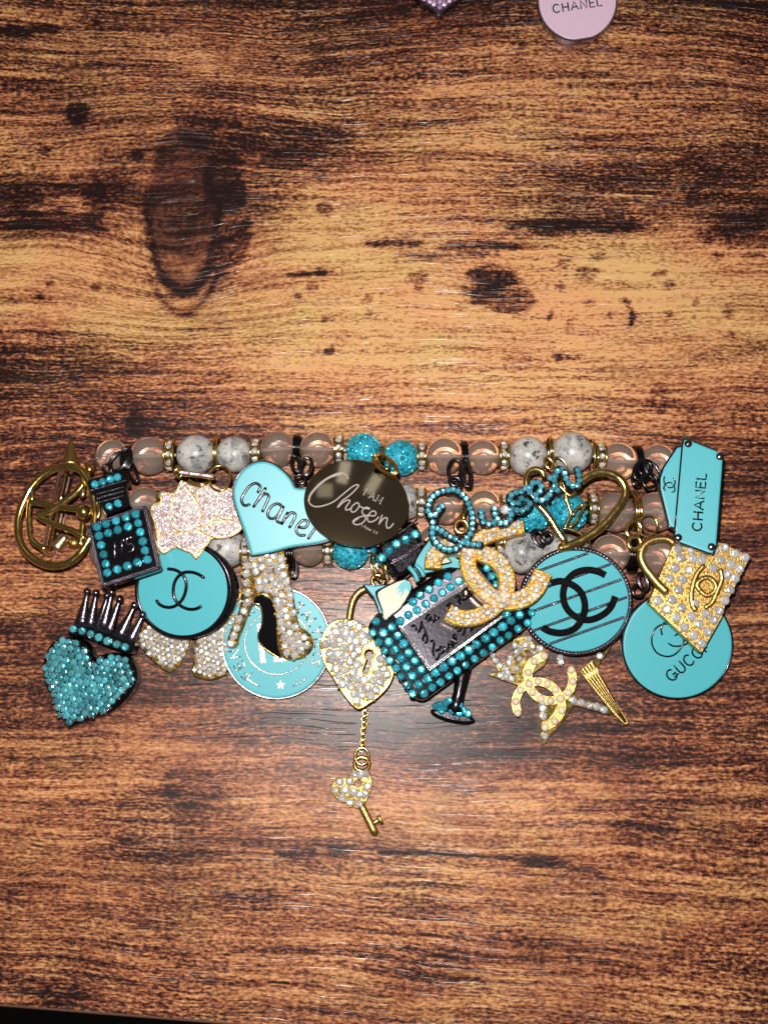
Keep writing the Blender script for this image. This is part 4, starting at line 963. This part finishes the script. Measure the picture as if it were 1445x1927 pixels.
# ------------------------------------------------------------------ pearl and crystal interlocked C's
sf = S(915, 1080, 1.22, tx=-.02, ty=-.06)
QZ = lambda pts: zm(pts, 780, 860, 5.161)
t = thing('pearl_logo_charm', 'chunky gold interlocked C charm crusted with pearls and crystals, across the bottle corner', 'charm', sf.o)
def band(line, w0, w1=None):
    P = np.array(crom(line, 6)); T = np.gradient(P, axis=0); T /= np.linalg.norm(T, axis=1)[:, None]; Nn = np.stack([-T[:, 1], T[:, 0]], 1)
    n = len(P); ww = np.array([w0+((w1 if w1 is not None else w0)-w0)*i/(n-1) for i in range(n)])[:, None]/2
    return [tuple(p) for p in P+Nn*ww]+[tuple(p) for p in (P-Nn*ww)[::-1]], P
c1 = QZ([(1065,680),(980,690),(880,715),(760,745),(650,790),(560,870),(520,980),(540,1120),(620,1240),(740,1350),(900,1400),(1060,1370),(1180,1270),(1250,1110)])
c2 = QZ([(180,1080),(190,970),(260,890),(380,860),(520,900),(680,940),(800,1000),(880,1110),(900,1240),(850,1370),(740,1480),(600,1550),(450,1560),(320,1500)])
for cc, dh, w_ in ((c1, 0.0, (26, 36)), (c2, -.03, (32, 32))):
    pl, _ = band(cc, *w_); mb = MB(); mb.prism(sf, pl, [(0, -.24), (0, -.02+dh), (2, dh)]); cb_ = mb.build('logo_letter', 'gold_grain', t)
    mb = MB()
    for x, y in hexfill(pl, 4.2, 1.5, 40, .5): mb.tmpl(*ball_small, sf.p(x, y, dh), sf.n, random.uniform(1.3, 2.2)*PX, 0, True)
    mb.build('gold_granules', 'gold_grain', cb_, kind='stuff')
    for x, y in hexfill(pl, 10.6, 4.6, 18, .22):
        if dh < 0 and edist(x, y, band(c1, 26, 36)[0]) < 2: continue
        if random.random() < .56: bit('pearl', 'pearl_mesh', PV, PF, 'pearl', cb_, sf.p(x, y, dh+.045), sf.n, 5.1*PX*random.uniform(.92, 1.08), smooth=True)
        else: bit('rhinestone', 'gem_crystal', GV, GF, 'crystal', cb_, sf.p(x, y, dh+.03), jit(sf.n, .2), 4.8*PX)
MB().tube([sf.p(x, y, -.02) for x, y in QZ([(400,640),(440,590),(480,520),(490,450),(470,560),(500,680)])], 4*PX, False, 8).build('bail_hook', 'gold', t)
loopring(t, 868, 991, 12, 12, 1.24, 'gold', 0, 4)

# ------------------------------------------------------------------ word charm "Queen"
t_o = S(950, 970, 1.50, tx=-.0, ty=.0); sf = t_o
t = thing('word_charm', 'black script word charm reading Queen in small steel blue stones', 'charm', sf.o)
OZ = lambda pts: zm(pts, 980, 840, 6.568)
QR = QZ([(325,322),(257,340),(190,372),(148,425),(130,483),(133,540),(180,583),(218,530),(265,478)])
QL = QZ([(325,322),(390,320),(445,355),(490,395),(515,435),(530,490),(552,540),(560,595),(560,650),(550,710),(525,770),(445,850),(412,887),(350,900),(285,893),(232,858),(195,820),(172,765),(170,705),(178,640),(182,585)])
QT = QZ([(170,700),(230,700),(282,735),(336,770),(395,800),(455,827),(520,843),(590,850),(660,858)])
U1 = QZ([(645,530),(652,590),(682,645),(750,645),(802,605),(775,548),(772,492)])
U2 = QZ([(802,605),(848,650),(905,622),(932,570),(945,500)])
E1 = QZ([(1035,405),(1000,450),(940,445),(920,390),(975,350),(1040,335),(1085,300)]); E1b = QZ([(940,445),(950,500),(1025,525),(1088,497),(1122,445)])
E2 = QZ([(1115,345),(1120,300),(1150,250),(1205,250),(1228,290),(1205,345),(1155,385)]); E2b = QZ([(1115,345),(1150,388),(1195,425),(1255,415),(1300,378)])
N1 = OZ([(345,610),(370,545),(460,540),(410,478),(405,410),(340,390)]); N2 = OZ([(405,410),(432,340),(470,278),(525,312),(545,380),(570,437),(620,488),(680,492),(716,455),(715,398),(705,330),(692,262)])
pathsQ = [('letter_q', QR), ('letter_q', QL), ('letter_q', QT), ('letter_u', U1), ('letter_u', U2), ('letter_e', E1), ('letter_e', E1b), ('letter_e', E2), ('letter_e', E2b), ('letter_n', N1), ('letter_n', N2)]
seen = []
for nm, p in pathsQ:
    L_ = crom(p, 5); lt = MB().tube([sf.p(x, y, -.03) for x, y in L_], 6.8*PX, False, 8, 1.0, up=sf.n).build(nm, 'black', t)
    P = np.array(crom(p, 12)); acc = 99; last = P[0]
    for q in P:
        acc += np.linalg.norm(q-last); last = q
        if acc >= 9.6 and all((q[0]-s[0])**2+(q[1]-s[1])**2 > 70 for s in seen):
            seen.append(q); acc = 0; bit('rhinestone', 'gem_steel_gem', GV, GF, 'steel_gem', lt, sf.p(q[0], q[1], .035), jit(sf.n, .14), 5.9*PX)
x, y = QZ([(875,515)])[0]; bit('rhinestone', 'gem_crystal', GV, GF, 'crystal', t, sf.p(x, y, .03), sf.n, 9*PX)
loopring(t, 856, 906, 9, 8, 1.35, 'black', 0, 4.2); loopring(t, 854, 884, 12, 20, 1.15, 'black', 8, 2.4, n=2, step=(3, 1)); loopring(t, 876, 890, 7, 26, 1.0, 'black', -6, 2.7, n=2, step=(3, 0))
loopring(t, 1055, 876, 18, 9, 1.1, 'gold', 55, 2.1); loopring(t, 1032, 872, 12, 7, 1.0, 'gold', 60, 2.3)

# ------------------------------------------------------------------ open gold heart with letters
sf = S(1095, 950, 1.12, tx=.02, ty=.03)
t = thing('open_heart_charm', 'smooth gold open heart outline with small L and V letters inside', 'charm', sf.o)
for nm, pts, w0, w1 in (('heart_outline', [(480,1255),(560,1240),(700,1185),(850,1100),(1000,990),(1130,850),(1240,700),(1290,580),(1275,470),(1190,370),(1060,322),(930,330),(830,370),(740,440)], 8.3, 6.8),
                    ('heart_outline', [(540,1165),(460,1050),(380,920),(290,800),(215,720),(130,620),(85,520),(65,430),(85,340),(150,285),(220,285),(270,320),(285,370)], 6.8, 5.5)):
    L_ = crom(OZ(pts), 5); MB().tube([sf.p(x, y, -.02) for x, y in L_], [(w0+(w1-w0)*i/(len(L_)-1))*PX for i in range(len(L_))], False, 12, .8, up=sf.n).build(nm, 'gold', t)
for nm, pts, w_ in (('letter_l', [(510,415),(545,520),(560,620),(600,760),(625,830),(580,920),(545,1000)], 3.6), ('letter_l', [(530,1005),(640,1030),(760,1080)], 3.0), ('letter_v', [(450,470),(500,500),(600,600),(680,570)], 3.4),
                ('letter_v', [(540,620),(590,740),(620,840)], 3.0), ('letter_v', [(800,715),(740,830),(680,930),(600,1000)], 2.8), ('letter_v', [(760,730),(690,770),(640,850)], 3.2), ('letter_v', [(740,725),(820,715)], 3)):
    MB().tube([sf.p(x, y, -.05) for x, y in crom(OZ(pts), 4)], w_*PX, False, 8, .8, up=sf.n).build(nm, 'gold', t)

# ------------------------------------------------------------------ striped round charm, star, gold bag, round letter disc, envelope bag
TZ = lambda pts: zm(pts, 880, 1040, 4.014)
sf = S(1083, 1131, .78, tx=0, ty=.24)
t = thing('round_enamel_charm', 'turquoise enamel disc with rope edging, beaded stripes and bold black interlocked Cs', 'charm', sf.o)
o_ = circ(1083, 1131, 106, 102, 0, 110)
mb = MB(); mb.prism(sf, o_, [(1.2, -.14), (0, -.12), (0, -.02), (1.2, 0)]); mb.build('rim', 'black', t)
mb = MB(); mb.prism(sf, circ(1083, 1131, 99, 95, 0, 96), [(0, -.01), (0, .006), (1.5, .014)], bottom=False); mb.build('enamel_face', 'teal_enamel', t)
mb = MB(); n = 92
for i in range(n):
    a = 2*PI*i/n; c, s_ = math.cos(a), math.sin(a); x, y = 1083+102.5*c, 1131+98.5*s_
    tx_, ty_ = -s_, c; nx, ny = c, s_
    mb.tube([sf.p(x+tx_*k*3.4+nx*k*2.6, y+ty_*k*3.4+ny*k*2.6, .02) for k in (-1, 0, 1)], [2.2*PX, 3.6*PX, 2.2*PX], False, 6)
mb.build('rope_edge', 'gun', t, kind='stuff')
mb = MB()
for y0 in (1049, 1085, 1121, 1158, 1194):
    for i in range(-24, 25):
        x = 1083+i*5.2; y = y0-.36*(x-1083)
        if ((x-1083)/98)**2+((y-1131)/94)**2 < 1: mb.tmpl(*ball_small, sf.p(x, y, .014), sf.n, 3.3*PX, 0, True)
mb.build('stripe_beads', 'gun', t, kind='stuff')
for k, pts in enumerate(([(1035,168),(980,142),(900,128),(810,150),(745,210),(717,300),(728,385),(770,450),(840,495),(920,505),(1010,470),(1075,410),(1110,328)], [(560,562),(620,592),(710,602),(800,570),(855,500),(880,410),(862,320),(815,260),(750,225),(690,212),(622,226)])):
    pl, _ = band(TZ(pts), 12.5); mb = MB(); mb.prism(sf, pl, [(0, .0), (0, .05+.025*k), (1.6, .062+.025*k)], bottom=False); mb.build('logo_letter', 'black', t)
loopring(t, 1012, 1012, 9, 16, .80, 'black', -25, 3.2, n=2); loopring(t, 1028, 1012, 10, 10, .86, 'black', 0, 3.4)

UZ = lambda pts: zm(pts, 900, 1180, 4.516)
sf = S(1045, 1290, .22, ty=.05)
t = thing('star_charm', 'angular gold star with crystals and a pearl interlocked C logo, lowest charm at right', 'charm', sf.o)
for nm, pts in (('star_arm', [(515,640),(520,800),(530,1000),(555,1005),(600,940),(700,830),(800,690),(830,610),(760,560),(690,600),(640,640)]), ('star_arm', [(760,590),(800,570),(900,620),(1030,650),(1120,690),(1160,745),(1080,740),(900,690),(790,660)]),
                ('star_arm', [(960,290),(1060,215),(1140,140),(1090,230),(1005,345),(985,330)]), ('star_arm', [(92,405),(130,385),(220,370),(380,410),(430,500),(330,495),(200,450)]), ('star_arm', [(90,230),(130,225),(200,330),(290,260),(320,200),(280,140),(300,100),(400,70),(470,130),(560,190),(600,260),(560,330),(460,400),(390,440),(230,440),(170,390),(140,320)])):
    pl = UZ(pts); hs = ()
    if pts[0] == (90, 230): hs = [UZ([(300,280),(330,240),(370,250),(350,300)]), UZ([(210,395),(280,385),(260,410)]), UZ([(380,200),(430,190),(470,240),(420,270)])]
    mb = MB(); mb.prism(sf, pl, [(0, -.10), (0, -.01), (1, 0)], holes=hs); mb.build(nm, 'gold', t)
mb = MB(); mb.prism(sf, UZ([(855,372),(965,280),(1012,350),(1100,520),(1190,670),(1268,800),(1262,828),(1235,828),(1150,745),(1000,560)]), [(0, -.02), (0, .03), (1, .04)]); bld = mb.build('blade_arm', 'gold_satin', t)
for k in range(5):
    f = k/4; a = (870+f*95, 368-f*72); b = (1238+f*14, 812-f*8); aa, bb = UZ([a, b])
    MB().tube([sf.p(aa[0]+(bb[0]-aa[0])*i/5, aa[1]+(bb[1]-aa[1])*i/5, .042) for i in range(6)], [1.9*PX*(1-.12*i) for i in range(6)], False, 6).build('ridge', 'gold', bld)
gems(t, sf, UZ([(805,622),(872,642),(940,665),(1003,675),(1064,702),(545,690),(548,755),(545,660),(562,925),(1028,245),(692,262),(695,298)]), 7.2, 'crystal', .015, .2)
gems(t, sf, UZ([(122,240),(147,285),(187,325),(182,410),(240,360),(240,430),(262,305),(270,262),(320,350),(347,270),(308,160),(325,212),(358,180),(395,152),(430,100),(453,165),(480,222),(525,180),(215,395),(250,395),(285,440)]), 6.0, 'crystal', .015, .3)
P1 = UZ([(555,245),(470,290),(420,385),(425,480),(455,552),(525,608),(605,626),(688,605),(758,556),(795,460),(783,362)]); P2 = UZ([(328,728),(312,630),(352,535),(425,482),(500,462),(582,482),(646,530),(690,607),(700,705),(642,798),(560,850)])
for pp, hh in ((P1, .05), (P2, .065)):
    pl, _ = band(pp, 17.5); mb = MB(); mb.prism(sf, pl, [(0, hh-.07), (0, hh), (1, hh+.01)]); lt = mb.build('logo_letter', 'gold_satin', t)
    for x, y in pp: bit('pearl', 'pearl_mesh', PV, PF, 'pearl', lt, sf.p(x, y, hh+.02), sf.n, 7.4*PX, smooth=True)

GZ = lambda pts: zm(pts, 1100, 1000, 4.188)
sf = S(1273, 1213, .36, ty=.13)
t = thing('round_enamel_charm', 'plain turquoise enamel disc in thin black rim with double G logo and capitals below', 'charm', sf.o)
o_ = circ(1274, 1213, 105, 103, 0, 110); enamel_disc(t, sf, o_, 3.0, .14, 'black', rimr=1.6)
L_ = [crom(GZ(l), 4) for l in ([(650,728),(600,735),(552,768),(526,830),(530,900),(570,960),(640,985),(700,972),(750,925),(775,868),(768,825),(735,808),(705,822)], [(655,880),(690,902),(745,902),(800,885),(840,850)], [(605,815),(598,765),(622,715)], [(735,808),(720,770),(760,740),(800,760)])]
strokes(sf, L_, 1.7, .022, .7).build('logo_letter', 'black', t)
word('GUCCI', *GZ([(682,1188)])[0], -41, 21, .22, .98); letters(sf, t, 'black_enamel', 1.75, .022, .5); mb = MB()
strokes(sf, [GZ(l) for l in ([(700,1148),(740,1118)],)], 1.1, .022, .7, mb=mb)
mb.build('serif', 'black_enamel', t)
loopring(t, 1200, 1112, 10, 11, .52, 'black', 0, 3.4); loopring(t, 1208, 1094, 8, 16, .60, 'black', -15, 2.8, n=2)

sf = S(1300, 1120, .90, tx=.04, ty=.02)
t = thing('handbag_charm', 'gold handbag paved with clear crystals, curved handle and raised interlocked C logo', 'charm', sf.o)
bp = GZ([(690,105),(720,85),(1062,82),(1308,195),(1105,590),(1080,680),(922,955),(905,950),(498,562)])
mb = MB(); mb.prism(sf, bp, [(0, -.22), (0, -.02), (1.2, 0)]); bb_ = mb.build('bag_body', 'gold_satin', t)
pts = GZ([(750,210),(850,215),(710,290),(815,305),(665,370),(770,380),(735,460),(570,545),(685,540),(640,615),(760,600),(720,680),(780,755),(840,670),(900,730),(855,820),(920,885),(950,650),(1010,700),(965,790),(1055,625),(1100,545),(1140,460),(1180,370),(1215,295),(1260,205),(1180,175),(1100,130),(1070,225),(1145,260),(1010,290),(1110,340),(860,570),(735,140),(830,140),(930,150),(1020,150),(920,225)])
gems(bb_, sf, pts, 8.6, 'crystal', .014, .14)
mb = MB()
for x, y in hexfill(bp, 7.2, 2.5, 30, .5): mb.tmpl(*ball_small, sf.p(x, y, .0), sf.n, random.uniform(1.6, 2.9)*PX, 0, True)
mb.build('gold_granules', 'gold_grain', bb_, kind='stuff')
for k, l in enumerate(([(935,268),(878,340),(842,450),(838,560),(870,625)], [(905,470),(880,420),(925,372),(985,372),(1030,425),(1012,480),(955,505),(905,470)], [(1065,300),(1075,380),(1040,470),(1000,560),(945,600)])):
    MB().tube([sf.p(x, y, .035) for x, y in crom(GZ(l), 5)], 4.8*PX, False, 8, .7, up=sf.n).build('logo_letter', 'gold_satin', bb_)
sfh = S(1230, 1060, 1.08, tx=.02, ty=-.02)
hl_ = crom(GZ([(640,475),(590,430),(530,360),(470,280),(440,200),(455,130),(500,85),(570,60),(650,62),(700,95)]), 5)
MB().tube([sfh.p(x, y, 0) for x, y in hl_], [(8.2-2.2*i/(len(hl_)-1))*PX for i in range(len(hl_))], False, 12).build('handle', 'gold_satin', t)
loopring(t, 1193, 1022, 12, 12, 1.14, 'gold', 0, 4.0); loopring(t, 1190, 995, 13, 16, 1.0, 'gold', 20, 2.6, n=2); loopring(t, 1218, 990, 18, 20, 1.0, 'gold', 20, 2.0)

VZ = lambda pts: zm(pts, 1085, 780, 4.014)
sf = S(1305, 935, 1.20, tx=.12, ty=.0)
t = thing('envelope_bag_charm', 'upright turquoise enamel envelope bag with four black studs and brand capitals', 'charm', sf.o)
ob = rounded(VZ([(800,178),(845,182),(1060,268),(1110,315),(1105,420),(1060,995),(1030,1062),(990,1055),(745,965),(728,900),(735,868),(690,850),(650,690),(618,560),(618,480),(645,400),(750,240),(790,232)]), 3, 2)
enamel_disc(t, sf, ob, 3.0, .18, 'black', rimr=1.7, raise_=.010)
a, b = VZ([(793,240),(737,868)]); MB().tube([sf.p(a[0]+(b[0]-a[0])*i/5, a[1]+(b[1]-a[1])*i/5, .016) for i in range(6)], 1.7*PX, False, 6).build('flap_line', 'black', t)
word('CHANEL', *VZ([(938,882)])[0], -85, 17.5, .25, 1.16); letters(sf, t, 'black_enamel', 1.7, .02, .5)
strokes(sf, [crom(VZ(l), 4) for l in ([(660,470),(655,500),(672,540),(705,555),(735,535),(738,500),(725,485)], [(655,565),(665,580),(650,555)], [(715,592),(738,575),(728,535),(700,515),(670,525),(655,555),(665,572)])], 1.4, .02, .6).build('logo_letter', 'black', t)
for x, y in VZ([(840,222),(1078,318),(765,930),(1015,1000)]):
    mb = MB(); mb.tmpl(*ball_template(18, 10, True), sf.p(x, y, .012), sf.n, 7*PX, 0, True, .55); mb.build('stud', 'gun', t)
loopring(t, 1222, 905, 13, 13, 1.05, 'black', 0, 3.2); loopring(t, 1207, 884, 14, 20, .95, 'black', 30, 2.8, n=2); loopring(t, 1226, 885, 10, 22, 1.0, 'black', -35, 2.6, n=2); loopring(t, 1198, 900, 9, 14, .8, 'black', 10, 3.0, n=1)

# ------------------------------------------------------------------ two pieces at the top edge
sf = S(1086, 0, .24)
t = thing('round_enamel_charm', 'pale pink enamel disc with flat bottom edge, cut off at the top', 'charm', sf.o)
c_ = [p for p in circ(1086, 2, 73, 73, 0, 90)]; fl1 = lambda p: (p[0], min(p[1], 75.5-.17*(p[0]-1078)))
o_ = [fl1(p) for p in c_]
mb = MB(); mb.prism(sf, inset(o_, -2.5), [(0, -.20), (0, -.03), (1.5, 0)]); mb.build('rim', 'gun_bright', t)
mb = MB(); mb.prism(sf, inset(o_, .8), [(0, -.01), (0, .008), (1.2, .014)], bottom=False); mb.build('enamel_face', 'pink_enamel', t)
word('CHANEL', 1041, 25.5, -9, 15.5, .30, 1.05); letters(sf, t, 'print_black', 1.6, .018, .4)

sf = S(822, -30, .22)
t = thing('heart_charm', 'lower tip of a black heart filled with lilac rhinestones at the top edge', 'charm', sf.o)
hp = crom([(826,29),(812,17),(790,2),(768,-18),(755,-45),(762,-75),(788,-90),(812,-82),(824,-68),(838,-84),(866,-90),(892,-72),(898,-45),(884,-20),(862,0),(840,17)], 4, True)
mb = MB(); mb.prism(sf, hp, [(0, -.18), (0, -.02), (2, .0)]); b = mb.build('heart_body', 'gun', t)
hx = hexfill(hp, 11.0, 4.2, 30, .1); gems(b, sf, hx, 5.6, 'crystal_lilac', .012, .25)
